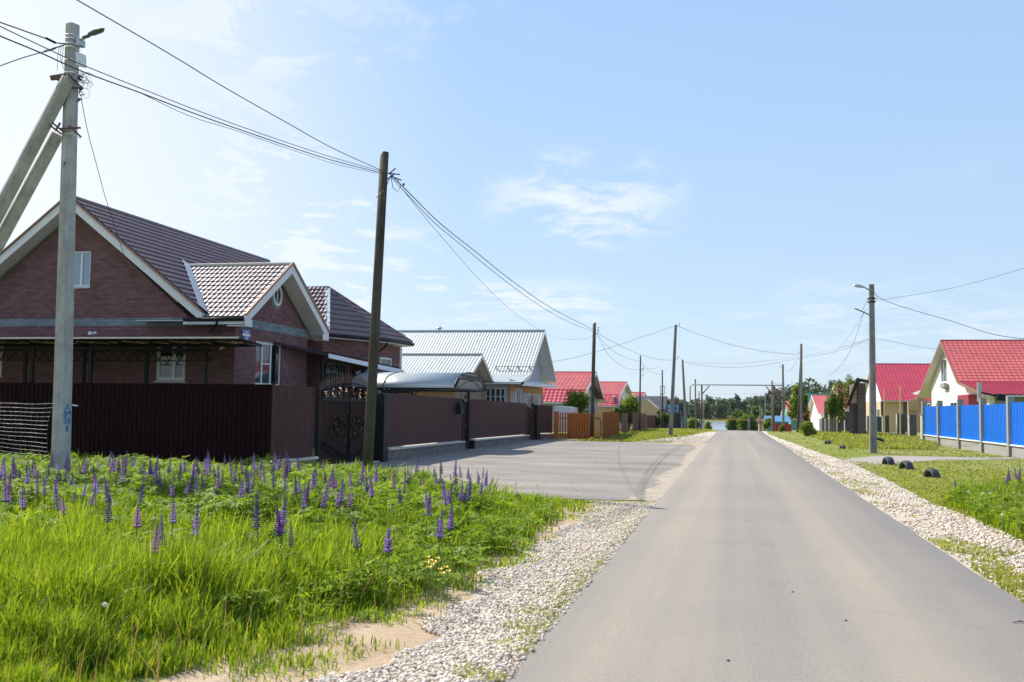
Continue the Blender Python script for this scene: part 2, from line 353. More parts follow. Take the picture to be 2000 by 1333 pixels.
# ------------------------------------------------------------------ ground, road, verges
def gridmesh(name, xs, ys, zf, mat, kind='structure'):
    X, Y = np.meshgrid(xs, ys); Z = np.vectorize(zf)(X, Y); nx, ny = len(xs), len(ys)
    V = np.stack([X, Y, Z], -1).reshape(-1, 3); i, j = np.meshgrid(np.arange(nx-1), np.arange(ny-1)); a = (j*nx+i).ravel()
    o = fast(name, V, np.stack([a, a+1, a+nx+1, a+nx], -1), mat, True); return tag(o, kind=kind)
gm, gnt, gb, gc = groundmat('turf', [(.28, (.13, .17, .03)), (.48, (.20, .225, .055)), (.62, (.24, .225, .085)), (.78, (.29, .23, .13))], .33, (26, .45), bmp=.6, bdist=.03)
xs = np.concatenate([[-900, -500, -250, -120, -60], np.arange(-40, 41, 4.), [60, 120, 250, 500, 900]])
ys = np.concatenate([[-40, -10], np.arange(0, 90, 6.), np.arange(92, 150, 2.), [160, 180, 200, 260, 330, 420, 500, 700, 1000, 1600]])
gridmesh('ground', xs, ys, lambda x, y: gz(y), gm)
def jline(pts, step, amp, n=3):
    # resample a polyline of (x, y) and roughen it
    P = [np.array(p, float) for p in pts]; out_ = []
    for a, b in zip(P[:-1], P[1:]):
        k = max(1, int(np.linalg.norm(b-a)/step))
        for i in range(k): out_.append(a+(b-a)*i/k)
    out_.append(P[-1])
    return [p+rng.normal(0, amp, 2) for p in out_]
def patch(name, pts, z, mat, step=.5, amp=.05, kind='structure'):
    ps = jline(list(pts)+[pts[0]], step, amp)[:-1]; bm = bmesh.new()
    vs = [bm.verts.new((p[0], p[1], z+gz(p[1]))) for p in ps]
    es = [bm.edges.new((vs[i], vs[(i+1) % len(vs)])) for i in range(len(vs))]
    bmesh.ops.triangle_fill(bm, edges=es, use_beauty=True); bmesh.ops.recalc_face_normals(bm, faces=bm.faces)
    for f in bm.faces:
        if f.normal.z < 0: f.normal_flip()
    me = bpy.data.meshes.new(name); bm.to_mesh(me); bm.free(); me.materials.append(mat)
    o = bpy.data.objects.new(name, me); C.objects.link(o); return tag(o, kind=kind)
def gp(*px): return [tuple(G(x, y)[:2]) for x, y in px]

soil, *_ = groundmat('sandy soil', [(.3, (.33, .24, .155)), (.5, (.41, .30, .20)), (.7, (.47, .36, .255))], 1.4, (22, .18), bmp=.7, bdist=.02)
gsoil, *_ = groundmat('gravel bed', [(.3, (.46, .38, .29)), (.7, (.62, .54, .45))], 3, (60, .4), bmp=1., bdist=.02)
drv, dnt, db, dc = groundmat('driveway asphalt', [(.3, (.165, .148, .134)), (.45, (.215, .192, .172)), (.58, (.25, .222, .197)), (.72, (.33, .288, .245))], .6, (60, .16), bmp=.25, bdist=.006, stretch=(.4, 1., 1))
def cracks(nt, b, c, k, scale):
    t = nt.nodes.new('ShaderNodeTexCoord'); n = nn(nt, 'ShaderNodeTexNoise', Scale=1.7, Detail=6, Roughness=.7); nt.links.new(t.outputs['Object'], n.inputs['Vector'])
    mv = nt.nodes.new('ShaderNodeVectorMath'); mv.operation = 'MULTIPLY_ADD'; nt.links.new(n.outputs['Color'], mv.inputs[0]); mv.inputs[1].default_value = (.9, .9, .9); nt.links.new(t.outputs['Object'], mv.inputs[2])
    v = nn(nt, 'ShaderNodeTexVoronoi', Scale=scale); v.feature = 'DISTANCE_TO_EDGE'; nt.links.new(mv.outputs[0], v.inputs['Vector'])
    g = ramp(nt, v.outputs['Distance'], [(0, (1-k,)*3), (.012, (1, 1, 1))]); gate_ = ramp(nt, noise(nt, .3, 3, .5), [(.45, (0, 0, 0)), (.55, (1, 1, 1))])
    nt.links.new(mixc(nt, gate_, c, mixc(nt, 1., c, g, 'MULTIPLY')), b.inputs['Base Color'])
cracks(dnt, db, dc, .45, .45)
path, *_ = groundmat('path dust', [(.3, (.27, .235, .21)), (.7, (.36, .32, .285))], 1, (40, .2))
soil2, *_ = groundmat('dusty crumbled edge', [(.3, (.30, .25, .21)), (.5, (.37, .31, .25)), (.7, (.44, .36, .28))], 2, (30, .4), bmp=.8, bdist=.02)
# road asphalt: long worn bands, dusty tan over grey, darker newer seam along the right edge
rm, rnt, rb = newmat('road asphalt', (.3, .28, .26), .9, 0, .2)
t_ = rnt.nodes.new('ShaderNodeTexCoord'); mp_ = rnt.nodes.new('ShaderNodeMapping'); mp_.inputs[3].default_value = (1.3, .016, 1); rnt.links.new(t_.outputs['Object'], mp_.inputs[0])
c_ = ramp(rnt, noise(rnt, 1., 5, .5, vec=mp_.outputs[0]), [(.34, (.218, .197, .180)), (.5, (.255, .228, .200)), (.66, (.298, .257, .210))])
c2_ = ramp(rnt, noise(rnt, .25, 6, .6), [(.35, (.94, .945, .95)), (.65, (1.04, 1.03, 1.015))])
c_ = mixc(rnt, 1., c_, c2_, 'MULTIPLY')
c_ = mixc(rnt, 1., c_, ramp(rnt, noise(rnt, 95, 3, .8), [(.25, (.6, .6, .61)), (.5, (1, 1, 1)), (.75, (1.42, 1.4, 1.36))]), 'MULTIPLY')
s_ = rnt.nodes.new('ShaderNodeSeparateXYZ'); rnt.links.new(t_.outputs['Object'], s_.inputs[0])
e_ = mth('ADD', s_.outputs[0], mth('MULTIPLY', noise(rnt, .8, 4, .6), .7, nt=rnt), nt=rnt)
c_ = mixc(rnt, ramp(rnt, mth('MULTIPLY', e_, .25, nt=rnt), [(.50, (0, 0, 0)), (.68, (.75, .75, .75))]), c_, (.165, .155, .15))
# hairline cracks and small pale chips
vo = nn(rnt, 'ShaderNodeTexVoronoi', Scale=1.1); rnt.links.new(t_.outputs['Object'], vo.inputs['Vector'])
c_ = mixc(rnt, ramp(rnt, vo.outputs['Distance'], [(.015, (.6, .6, .6)), (.04, (0, 0, 0))]), c_, (.42, .38, .33))
cracks(rnt, rb, c_, .13, .3); bump(rnt, rb, noise(rnt, 140, 3, .7), .35, .006)

RL, RR = -1.38, 2.55
# soil strips beside the road, then gravel, then asphalt: each a sheet above the last
GE = [(0, -2.75), (5.2, -2.5)]+[(G(x, y).y, G(x, y).x) for x, y in ((690, 1333), (765, 1290), (850, 1240), (950, 1140), (1040, 1075), (1120, 1030), (1165, 988))]
SE = [(0, -3.4), (4.5, -3.2)]+[(G(x, y).y, G(x, y).x) for x, y in ((470, 1333), (600, 1285), (740, 1225), (860, 1195), (925, 1160), (1010, 1100), (1090, 1040), (1110, 1010), (1180, 985))]
def xg(Y): return np.interp(Y, [a for a, b in GE], [b for a, b in GE])
def xd(Y): return np.interp(Y, [a for a, b in SE], [b for a, b in SE])
patch('soil_strip', [(RL+.3, 0)]+[(b-.5, a) for a, b in SE]+[(RL+.3, 19.3)], .004, soil, .3, .06)
patch('gravel_verge', [(RL+.3, 0)]+[(b, a) for a, b in GE]+[(RL+.3, 18.6)], .008, gsoil, .25, .05)
RG = [(x.y, x.x) for x in [G(*p) for p in ((2000, 1064), (1901, 1017), (1817, 986), (1760, 955), (1736, 942), (1660, 906), (1620, 893), (1575, 878), (1535, 862), (1500, 848))]]
RG = [(0, 3.7), (8, 3.65)]+RG+[(105, 3.2)]
def xr(Y): return np.interp(Y, [a for a, b in RG], [b for a, b in RG])
patch('gravel_verge', [(RR-.3, 0)]+[(b, a) for a, b in RG]+[(RR-.3, 105)], .006, gsoil, .4, .06)
drivepts = [(-11.3, 25.3)]+gp((660, 925), (760, 932), (880, 950), (960, 966), (1060, 974), (1160, 977))+[(RL+.2, 19.2), (RL+.2, 54)]+gp((1300, 867), (1180, 861))+[(-10.2, 58), (-12, 57.8), (-12.4, 25.3)]
patch('driveway', drivepts, .010, drv, .5, .04)
patch('dirt_track', [(RL+.2, 53)]+gp((1385, 868), (1300, 868), (1330, 860), (1352, 852), (1376, 845))+[(RL+.2, 88)], .013, soil, .5, .1)
patch('dusty_edge', [(RL+.15, 18.9), (RL-.55, 19.2), (RL-.35, 23), (RL-.5, 27), (RL-.25, 33), (RL-.45, 40), (RL-.3, 47), (RL-.8, 54), (RL+.15, 55)], .0125, soil2, .25, .07)
patch('side_path', gp((1640, 905), (1662, 896), (1720, 891), (1770, 892), (1975, 894), (1990, 898), (1830, 899), (1790, 904), (1745, 907), (1690, 909)), .011, path, .4, .05)
ry = np.concatenate([np.arange(-14, 92, 1.), np.arange(92, 170, 2.)])
ex = {}
def roadx(u, y):
    if (round(u, 2), y) not in ex: ex[(round(u, 2), y)] = float(rng.normal(0, .022))
    return u
nxr = 9; XR = np.linspace(RL, RR, nxr); V = []
for y in ry:
    for i, x in enumerate(XR):
        V.append((x+(rng.normal(0, .02) if i in (0, nxr-1) else 0), y, .016+gz(y)+.02*(1-((x-.58)/1.97)**2)))
ii, jj = np.meshgrid(np.arange(nxr-1), np.arange(len(ry)-1)); a_ = (jj*nxr+ii).ravel()
tag(fast('road', V, np.stack([a_, a_+1, a_+nxr+1, a_+nxr], -1), rm, True), kind='structure')
# pond beyond the crest
wm, wnt, wb = newmat('pond water', (.30, .36, .42), .12, 0, .9); bump(wnt, wb, noise(wnt, 1.5, 4, .6), .3, .1)
mb = MB(); mb.poly([(-34, 195, -1.70), (9, 195, -1.70), (26, 380, -1.70), (-52, 380, -1.70)]); tag(mb.build('water', wm), kind='structure')

# ------------------------------------------------------------------ gravel stones
def icosa():
    bm = bmesh.new(); bmesh.ops.create_icosphere(bm, subdivisions=1, radius=1); v = np.array([x.co[:] for x in bm.verts]); f = np.array([[q.index for q in x.verts] for x in bm.faces]); bm.free(); return v, f
IV, IF = icosa()
gv, gvnt, gvb = newmat('limestone gravel', (.6, .55, .48), .9, 0, .2)
g_ = gvnt.nodes.new('ShaderNodeNewGeometry')
gvnt.links.new(ramp(gvnt, g_.outputs['Random Per Island'], [(0, (.36, .28, .21)), (.22, (.57, .475, .385)), (.6, (.70, .60, .495)), (1, (.78, .69, .59))]), gvb.inputs['Base Color'])
def stones(name, pos, rad):
    Vs, Fs, off = [], [], 0
    for k in range(4):
        sel = np.arange(len(pos)) % 4 == k; T = IV*(1+rng.normal(0, .16, (len(IV), 1)))
        r = rad[sel]; s3 = np.stack([r*rng.uniform(.8, 1.3, len(r)), r*rng.uniform(.6, 1., len(r)), r*rng.uniform(.45, .8, len(r))], 1)
        a, f = stamp(T, IF, pos[sel], rng.uniform(0, 6.28, len(r)), rng.uniform(0, .5, len(r)), rng.uniform(0, 6.28, len(r)), s3)
        Vs.append(a); Fs.append(f+off); off += len(a)
    return tag(fast(name, np.concatenate(Vs), np.concatenate(Fs), gv), kind='stuff')
def gravelpts(n, y0, y1, left, pw):
    y = y0+(y1-y0)*rng.random(n)**pw
    u = rng.random(n)
    if left: xo = xg(y)+.12*np.sin(y*3)+.08*np.sin(y*7.3); x = RL+.02+(xo-.05-RL)*u
    else: x = RR+.02+(xr(y)-RR)*u
    keep = np.ones(n, bool)
    if left: keep = ~((u < .22) & (rng.random(n) < .85*(1-u/.22))) & ~((y > 15.6+1.5*np.sin(x*4)) & (rng.random(n) < .72))
    else:
        pn = np.sin(x*3.1+np.sin(y*.9)*2)+np.sin(y*1.7+x)
        keep = ~((u < .38) & (rng.random(n) < .8)) & ~((pn > .7) & (rng.random(n) < .75))
    return x[keep], y[keep]
x1, y1 = gravelpts(38000, 4.2, 18.6, True, 1.25)
P = np.stack([x1, y1, np.full(len(x1), .012)+rng.uniform(0, .018, len(x1))], 1)
tag(stones('gravel', P, .006+.0165*rng.random(len(x1))**1.3), 'loose white limestone gravel along the left road edge', 'gravel')
x1, y1 = gravelpts(30000, 8, 60, False, 1.35)
P = np.stack([x1, y1, np.full(len(x1), .012)+rng.uniform(0, .02, len(x1))], 1)
tag(stones('gravel', P, rng.uniform(.010, .022, len(x1))+.0003*y1), 'pale gravel scattered along the right road edge', 'gravel')
y1 = rng.uniform(56, 86, 3500); x1 = RL-rng.random(3500)**1.2*np.interp(y1, [56, 64, 72, 88], [3.6, 2.5, 1.6, .6])
tag(stones('gravel', np.stack([x1, y1, np.full(3500, .02)], 1), rng.uniform(.03, .05, 3500)), 'gravel patch at the far mouth of the driveway', 'gravel')

# ------------------------------------------------------------------ grasses and leafy undergrowth
M['grass'] = leafmat('tall grass', [(.085, .15, .012), (.155, .24, .016), (.24, .33, .024), (.36, .41, .05)], .42, .5, None, .2)
M['grass2'] = leafmat('short turf', [(.17, .22, .03), (.22, .27, .04), (.29, .30, .07), (.38, .33, .15)], .42, .6)
M['leaf'] = leafmat('lupin leaves', [(.085, .16, .014), (.17, .27, .018), (.29, .38, .03)], .42, .6, None, .12)
M['dry'] = leafmat('dry stalks', [(.34, .22, .09), (.42, .30, .14), (.28, .16, .09)], .2, .7)
M['treeleaf'] = leafmat('tree leaves', [(.06, .11, .02), (.09, .16, .025), (.14, .21, .035)], .32, .5)
M['treeleaf2'] = leafmat('yellow green leaves', [(.11, .17, .02), (.17, .24, .03), (.25, .30, .045)], .35, .5)
M['redleaf'] = leafmat('russet leaves', [(.22, .07, .03), (.30, .11, .05), (.16, .10, .04)], .3, .5)
M['forest'] = leafmat('forest foliage', [(.028, .058, .026), (.042, .08, .032), (.07, .115, .04)], .2, .6)

def blades(name, x, y, h, wd, mat, bend=.35, z0=None, wind=(.15, .25)):
    n = len(x); az = rng.uniform(0, 6.28, n); b = np.abs(rng.normal(0, bend, n))*h
    ddx = np.cos(az)*b+wind[0]*h*rng.uniform(0, 1, n); ddy = np.sin(az)*b+wind[1]*h*rng.uniform(-.5, .5, n)
    fa = rng.uniform(0, 6.28, n)*.5; wx, wy = np.cos(fa)*wd/2, np.sin(fa)*wd/2
    z0 = np.zeros(n) if z0 is None else z0; V = []
    for t, k in ((0, .7), (.4, 1), (.75, .65)):
        for s in (-1, 1):
            V.append(np.stack([x+ddx*t*t+s*wx*k, y+ddy*t*t+s*wy*k, z0+h*t*(1-.12*t*bend)], -1))
    V.append(np.stack([x+ddx, y+ddy, z0+h*(1-.25*b/np.maximum(h, .01))], -1))
    V = np.stack(V, 1).reshape(-1, 3); a = (np.arange(n)*7)[:, None]
    Q = np.concatenate([a+np.array([0, 1, 3, 2]), a+np.array([2, 3, 5, 4])]); T3 = a+np.array([4, 5, 6])
    return fast(name, V, [Q, T3], mat)
def pxsample(n, x0, x1, y0, y1):
    px = rng.uniform(x0, x1, n); py = rng.uniform(y0, y1, n)
    D = (np.array(cF)*FPX)[None]+np.array(cR)[None]*(px-1000)[:, None]+np.array(cU)[None]*(666.5-py)[:, None]
    t = -EYE/D[:, 2]; return D[:, 0]*t, D[:, 1]*t
def fbm(x, y, s, seed=0):
    o = np.zeros_like(x); a = 1.
    r = np.random.default_rng(seed)
    for k in range(5):
        th = r.uniform(0, 6.28, 3); ph = r.uniform(0, 6.28, 3); f = s*1.8**k
        for i in range(3): o += a*np.sin((x*np.cos(th[i])+y*np.sin(th[i]))*f+ph[i]+1.3*np.sin(y*f*.6+ph[i]*2))/3
        a *= .6
    return o
# far limit of the left meadow: front fence, then the edge of the driveway
ME = [(-60, 23.1), (-12.0, 23.1), (-11.9, 24.6)]+[tuple(p) for p in gp((660, 925), (760, 932), (880, 950), (960, 966), (1060, 974), (1160, 977))]+[(0, 19.6)]
def yfar(x): return np.interp(x, [a for a, b in ME], [b for a, b in ME])
def meadow(n, seed, short=False):
    x, y = pxsample(n, -260, 1260, 905, 1720)
    # a spread in plain ground area too, so that the meadow holds up from other sides
    m = n//5; x = np.concatenate([x, rng.uniform(-22, -2, m)]); y = np.concatenate([y, rng.uniform(3, 25, m)])
    e = xd(y)-x                        # distance into the meadow from the soil edge
    ok = (e > -.5) & (y < yfar(x)-.05) & (y > 3) & (x > -30); return x[ok], y[ok], e[ok]
x, y, e = meadow(330000, 1)
f1 = fbm(x, y, .9, 3); f2 = fbm(x, y, 2.6, 4); d = np.hypot(x, y)
lush = np.clip((e+.25*f1-.15)/1.3, 0, 1)
tallness = .07+lush*(.31+.11*f1+.08*f2+.06*np.clip((11-y)/5, 0, 1))
lup = np.clip((y-11.5+1.2*f1)/3., 0, 1)*np.clip(e/2.2, 0, 1)          # where lupins take over
f3 = fbm(x, y, 5.5, 55); h = np.clip(tallness*(1-.25*lup)*(1+.42*f3), .05, .68)*rng.uniform(.45, 1.2, len(x))
nearend = np.clip((19.5-y)/3, .25, 1); h = np.where(x > -6.5, h*np.where(y > 16, nearend, 1), h)
keep = (rng.random(len(x)) < np.clip(.16+e*.8+.30*f2, 0, .92)*np.clip(1.05+.75*f3, .12, 1)) & ((f2 > -1.15) | (e > .6))
blades('tall_grass', x[keep], y[keep], h[keep], .0032+.00098*d[keep], M['grass'], .33)
tag(bpy.data.objects['tall_grass'], 'tall bright green meadow grass left of the gravel', 'grass', kind='stuff')
# palmate leaves of the lupin undergrowth
def palm(nl=8):
    v = []; f = []
    for k in range(nl):
        a = 2*math.pi*k/nl; c, s = math.cos(a), math.sin(a); b = len(v)
        for r, wv, z in ((.08, 0, 0), (.6, .17, .16), (1., 0, -.05), (.6, -.17, .16)): v.append((r*c-wv*s, r*s+wv*c, z))
        f.append((b, b+1, b+2, b+3))
    return np.array(v), np.array(f)
PV, PF = palm()
x, y, e = meadow(100000, 2); f1 = fbm(x, y, .9, 3); f2 = fbm(x, y, 2.2, 9)
lup = np.clip((y-7.8+2.2*f1)/4., 0, 1)*np.clip(e/1.8, 0, 1)
keep = (rng.random(len(x)) < lup*.95+.10*(f2 > .5)*(e > .8)) & ((x < -6.2) | (y < 16.5)); x, y, e, f1, f2, lup = (q[keep] for q in (x, y, e, f1, f2, lup))
z = np.clip(.36+.10*f1+.08*f2, .18, .54)*rng.random(len(x))**.5*np.clip(.55+.45*lup, 0, 1)*np.clip(.45+(yfar(x)-y)*.4, 0, 1)*np.where(x > -10.8, np.clip(.42+(yfar(x)-y)*.13, 0, 1), 1)*np.clip(1+.35*fbm(x, y, 4.2, 71), .3, 1.3)
a, f = stamp(PV, PF, np.stack([x, y, z], 1), rng.uniform(0, 6.28, len(x)), rng.uniform(0, .8, len(x)), rng.uniform(0, 6.28, len(x)), rng.uniform(.06, .125, len(x)))
tag(fast('leafy_undergrowth', a, f, M['leaf']), 'mass of palmate lupin leaves under the purple flowers', 'undergrowth', kind='stuff')
# fine dark feathery weeds between the grass
x, y, e = meadow(30000, 5); f1 = fbm(x, y, 1.4, 21); k = (f1 > .15) & (e > .4); x, y = x[k], y[k]
LF = np.array([(0, 0, 0), (.3, .13, .05), (1, 0, 0), (.3, -.13, .05)]); LQ = np.array([(0, 1, 2, 3)])
n = len(x)*4; xx = np.repeat(x, 4)+rng.normal(0, .05, n); yy = np.repeat(y, 4)+rng.normal(0, .05, n)
a, f = stamp(LF, LQ, np.stack([xx, yy, rng.uniform(.02, .36, n)], 1), rng.uniform(0, 6.28, n), rng.uniform(0, 1.0, n), rng.uniform(0, 6.28, n), rng.uniform(.04, .08, n))
tag(fast('broad_weeds', a, f, M['leaf']), 'low broad leaved weeds between the grass', 'weeds', kind='stuff')
# brown stalks
x, y, e = meadow(3500, 7); k = (e > .1) & (e < 6); x, y = x[k][:420], y[k][:420]
blades('dry_stalks', x, y, rng.uniform(.2, .5, len(x)), np.full(len(x), .006), M['dry'], .25)
tag(bpy.data.objects['dry_stalks'], 'thin dry brown stalks standing in the meadow', 'stalks', kind='stuff')
# sparse tufts growing on soil and gravel, left side
x, y = pxsample(60000, 400, 1330, 960, 1400); f1 = fbm(x, y, 2.1, 31); f2 = fbm(x, y, 7, 32)
k = (x < RL-.01) & (x > xd(y)-.3) & (y < 19.4) & ((f1+.6*f2 > .85) | ((x > RL-.38) & (f1+f2 > -.15)) | ((y > 16.6) & (f1+.5*f2 > -.35) & (x < RL-.5))); x, y = x[k], y[k]
blades('verge_tufts', x, y, rng.uniform(.02, .085, len(x)), np.full(len(x), .006), M['grass2'], .5)
tag(bpy.data.objects['verge_tufts'], 'small grass tufts growing through the left gravel', 'grass', kind='stuff')
# mown turf: right side and the far left lawn
def turf(name, label, n, box, test, hh=(.03, .10), mat='grass2', wk=.0012, extra=None):
    x, y = pxsample(n, *box)
    if extra: x = np.concatenate([x, rng.uniform(extra[0], extra[1], extra[4])]); y = np.concatenate([y, rng.uniform(extra[2], extra[3], extra[4])])
    k = test(x, y); x, y = x[k], y[k]; d = np.hypot(x, y)
    z = np.array([gz(v) for v in y])
    blades(name, x, y, rng.uniform(*hh, len(x))*(1+.4*np.clip(fbm(x, y, .7, 8), -1, 1)), .004+wk*d, M[mat], .45, z0=z)
    tag(bpy.data.objects[name], label, 'grass', kind='stuff')
PB = gp((1640, 905), (1662, 896), (1975, 893), (1990, 899), (1830, 899), (1745, 907))
def inpath(x, y):
    yl = np.interp(x, [5.0, 6, 7.2, 12], [37.2, 38.3, 39.5, 42.6]); yh = np.interp(x, [4.0, 5.5, 11.5], [40.5, 43.6, 43.9]); return (y > yl) & (y < yh)
turf('lawn', 'short patchy grass on the right verge', 130000, (1490, 2150, 835, 1340), lambda x, y: (x > xr(y)+rng.normal(0, .12, len(x))) & (x < 11.3) & (y < 100) & ~inpath(x, y), (.018, .05), extra=(3.5, 11, 2, 16, 30000))
turf('rough_grass', 'longer green grass beside the blue fence', 26000, (1560, 1830, 838, 885), lambda x, y: (x > 5.5) & (y > 52) & (x < 13) & (y < 95), (.08, .26))
turf('verge_grass', 'thin grass strip between the road and the right gravel', 60000, (1480, 2100, 850, 1333), lambda x, y: (x > RR+.02) & (x < xr(y)-.1) & (fbm(x, y, 1.3, 12)-.75*np.abs((x-RR)/(xr(y)-RR)-.3)*2 > -.25), (.02, .07))
turf('lawn', 'bright green lawn beyond the orange fence', 60000, (1130, 1400, 828, 872), lambda x, y: (x < np.interp(y, [54, 64, 72, 88, 130], [-5.6, -4.6, -3.2, -2.1, -1.6])) & (y > 54.5) & (x > -11) & (y < 130), (.05, .16), 'grass2', .0014)
# tall weeds on the right verge
def rweeds(n):
    x, y = pxsample(n, 1780, 2300, 925, 1220); k = (x > xr(y)+.15+.2*fbm(x, y, 2, 14)) & (y < np.interp(x, [3.7, 4.5, 6, 8, 14], [20.0, 22.0, 24.0, 26, 28])) & (x > np.interp(y, [10, 15, 19, 22.4], [3.6, 3.85, 3.85, 3.95])); return x[k], y[k]
x, y = rweeds(90000); blades('tall_grass', x, y, rng.uniform(.08, .42, len(x))*(1+.35*fbm(x, y, 2.6, 61))*np.clip(.35+(x-3.7)*.8, .35, 1), .003+.0008*np.hypot(x, y), M['grass'], .35)
tag(bpy.data.objects['tall_grass.001'], 'tall weeds and grass at the right edge', 'grass', kind='stuff')
x, y = rweeds(14000); z = rng.random(len(x))**.6*.5*np.clip(.6+.3*fbm(x, y, 2.2, 17), .2, 1.2)
a, f = stamp(PV, PF, np.stack([x, y, z], 1), rng.uniform(0, 6.28, len(x)), rng.uniform(0, .8, len(x)), rng.uniform(0, 6.28, len(x)), rng.uniform(.05, .1, len(x)))
tag(fast('leafy_undergrowth', a, f, M['leaf']), 'lush weed leaves on the right verge', 'undergrowth', kind='stuff')
x, y = rweeds(3500); x, y = x[:480], y[:480]; blades('dry_stalks', x, y, rng.uniform(.35, .65, len(x)), np.full(len(x), .012), M['dry'], .2)
tag(bpy.data.objects['dry_stalks.001'], 'dry brown stalks among the weeds at the right edge', 'stalks', kind='stuff')

# ------------------------------------------------------------------ flowers
M['purple'] = leafmat('lupin violet', [(.085, .04, .25), (.15, .075, .38), (.22, .10, .40), (.16, .06, .22)], .2, .75, (1.2, 1., 1.3))
M['purple2'] = leafmat('lupin pink violet', [(.20, .05, .20), (.26, .08, .27), (.13, .04, .2)], .2, .75, (1.2, 1., 1.3))
M['stem'] = varied('lupin stem', (.09, .14, .04), .7, 0, .2, 9, 0)
M['bud'] = varied('lupin bud tip', (.10, .09, .13), .8, 0, .3, 20, 0)
def spike_mesh(h, r, rings, seed):
    g = random.Random(seed); v = []; f = []
    for i in range(rings):
        t = i/(rings-1); z = h*(.04+.96*t); rr = r*(1-.86*t**1.7)*(1 if i % 2 else .8)*g.uniform(.85, 1.1); m = 8 if t < .8 else 5
        if t > .93: rr = .004
        if g.random() < .12: rr *= .6
        for k in range(m):
            a = 2*math.pi*(k+.5*(i % 2)+g.uniform(-.2, .2))/m; c, s = math.cos(a), math.sin(a); b = len(v); q = rr; wv = max(.004, rr*.40); up = h/rings*.95
            v += [(c*q*.25, s*q*.25, z), (c*q*.8-s*wv, s*q*.8+c*wv, z+up*.3), (c*q, s*q, z+up*.95), (c*q*.8+s*wv, s*q*.8-c*wv, z+up*.3)]
            f += [(b, b+1, b+2), (b, b+2, b+3), (b+1, b+3, b+2)]
    return np.array(v), np.array(f)
def make_lupin(h, sp, r, mat, seed):
    g = random.Random(seed); root = empty('lupin', (0, 0, 0))
    st = MB(); st.tube([(0, 0, 0), (g.uniform(-.01, .01), .01, h*.5), (0, 0, h*.98)], .006, 5, .003); st.build('stem', M['stem'], root)
    a, f = spike_mesh(sp, r, 17, seed); a[:, 2] += h-sp; o = fast('flower_spike', a, f, mat, parent=root)
    v, q = [], []; n = 5
    pos = np.array([(g.uniform(-.09, .09), g.uniform(-.09, .09), (h-sp)*g.uniform(.55, .98)) for _ in range(n)])
    a, f = stamp(PV, PF, pos, rng.uniform(0, 6, n), rng.uniform(0, .6, n), rng.uniform(0, 6, n), rng.uniform(.05, .08, n)); fast('leaves', a, f, M['leaf'], parent=root)
    return root
LP = [make_lupin(.74, .28, .044, M['purple'], 1), make_lupin(.66, .22, .041, M['purple'], 2), make_lupin(.70, .25, .041, M['purple2'], 3), make_lupin(.78, .32, .046, M['purple'], 4), make_lupin(.60, .17, .036, M['purple'], 5)]
usedl = set()
def lupin(x, y, k, label, group, s=1.):
    src = LP[k]
    if k not in usedl: usedl.add(k); o = src
    else: o = copy_tree(src)
    o.location = (x, y, 0); o.rotation_euler = (rnd.uniform(-.17, .17), rnd.uniform(-.17, .17), rnd.uniform(0, 6.28)); s *= rnd.uniform(.88, 1.16); o.scale = (s, s, s)
    tag(o, label, 'lupin', group)
# clumps read off the photo: (px, row of the spike top), standing about 0.72 high
marks = [(320,905),(228,900),(313,918),(190,925),(155,930),(60,925),(10,930),(35,915),(95,930),(230,950),(270,985),(340,980),(377,1000),(297,1025),(325,1020),(375,905),(450,915),(480,905),(500,925),(547,895),(568,900),(597,895),(540,930),(490,935),
         (410,925),(700,925),(595,955),(618,960),(660,955),(685,950),(536,1005),(555,1010),(565,1000),(577,1008),(717,1020),(755,1025),(850,910),(865,905),(885,915),(898,918),(832,975),(852,1000),(868,1000),(800,915),(805,905),(875,990),(770,930),(735,930),
         (437,1150),(635,925),(650,935),(610,930),(880,940),(895,945),(910,950),(505,1000),(500,900),(430,905),(395,905),(255,905),(275,905),(350,915),(20,950),(45,955),(130,960),(170,945),(205,935)]
used = 0; LG = 'lupins in the meadow'
def inmeadow(x, y): return x < xd(y)-.3 and 4 < y < yfar(x)-.12
def llabel(px, x, y, k):
    tone = 'pinkish purple' if k == 2 else ('short violet' if k in (1, 4) else 'tall violet')
    if px < 100: w_ = 'left of the concrete pole'
    elif px < 200: w_ = 'behind the concrete pole foot'
    elif px < 420: w_ = 'right of the concrete pole'
    elif px < 620: w_ = 'left of the ornate gate'
    elif px < 790: w_ = 'around the leaning wooden pole'
    else: w_ = 'beside the driveway edge'
    d_ = 'nearest row' if y < 14.5 else ('middle of the patch' if y < 18.5 else 'back row')
    return tone+' lupin spike '+w_+', '+d_
for px, py in marks:
    p = G(px, py, .70)
    if not inmeadow(p.x, p.y): p = G(px, py+14, .55)
    if not inmeadow(p.x, p.y): continue
    if (px, py) == (437, 1150): lupin(p.x, p.y, 2, 'lone purple lupin spike in the near grass, well in front of all others', None, 1.); continue
    for q_ in range(2 if py < 990 and rnd.random() < .6 else 1):
        k_ = rnd.choice([0, 0, 1, 3, 3, 2]); xx_, yy_ = p.x+q_*rnd.uniform(-.2, .2), p.y+q_*rnd.uniform(-.3, .3); lupin(xx_, yy_, k_, llabel(px, xx_, yy_, k_), LG); used += 1
tries = 0
while used < 286 and tries < 9000:
    tries += 1; px = rnd.uniform(-60, 960)*1.; py = 893+rnd.random()**2.2*62; z = rnd.uniform(.5, .72)
    if px > 640: py += 20
    p = G(px, py, z)
    if not inmeadow(p.x, p.y) or p.y < 12: continue
    if float(fbm(np.array([p.x]), np.array([p.y]), 1.1, 41)[0]) < rnd.uniform(-.9, .5): continue
    k_ = rnd.choice([0, 1, 1, 2, 3, 3, 4]); lupin(p.x, p.y, k_, llabel(px, p.x, p.y, k_), LG, z/.70); used += 1
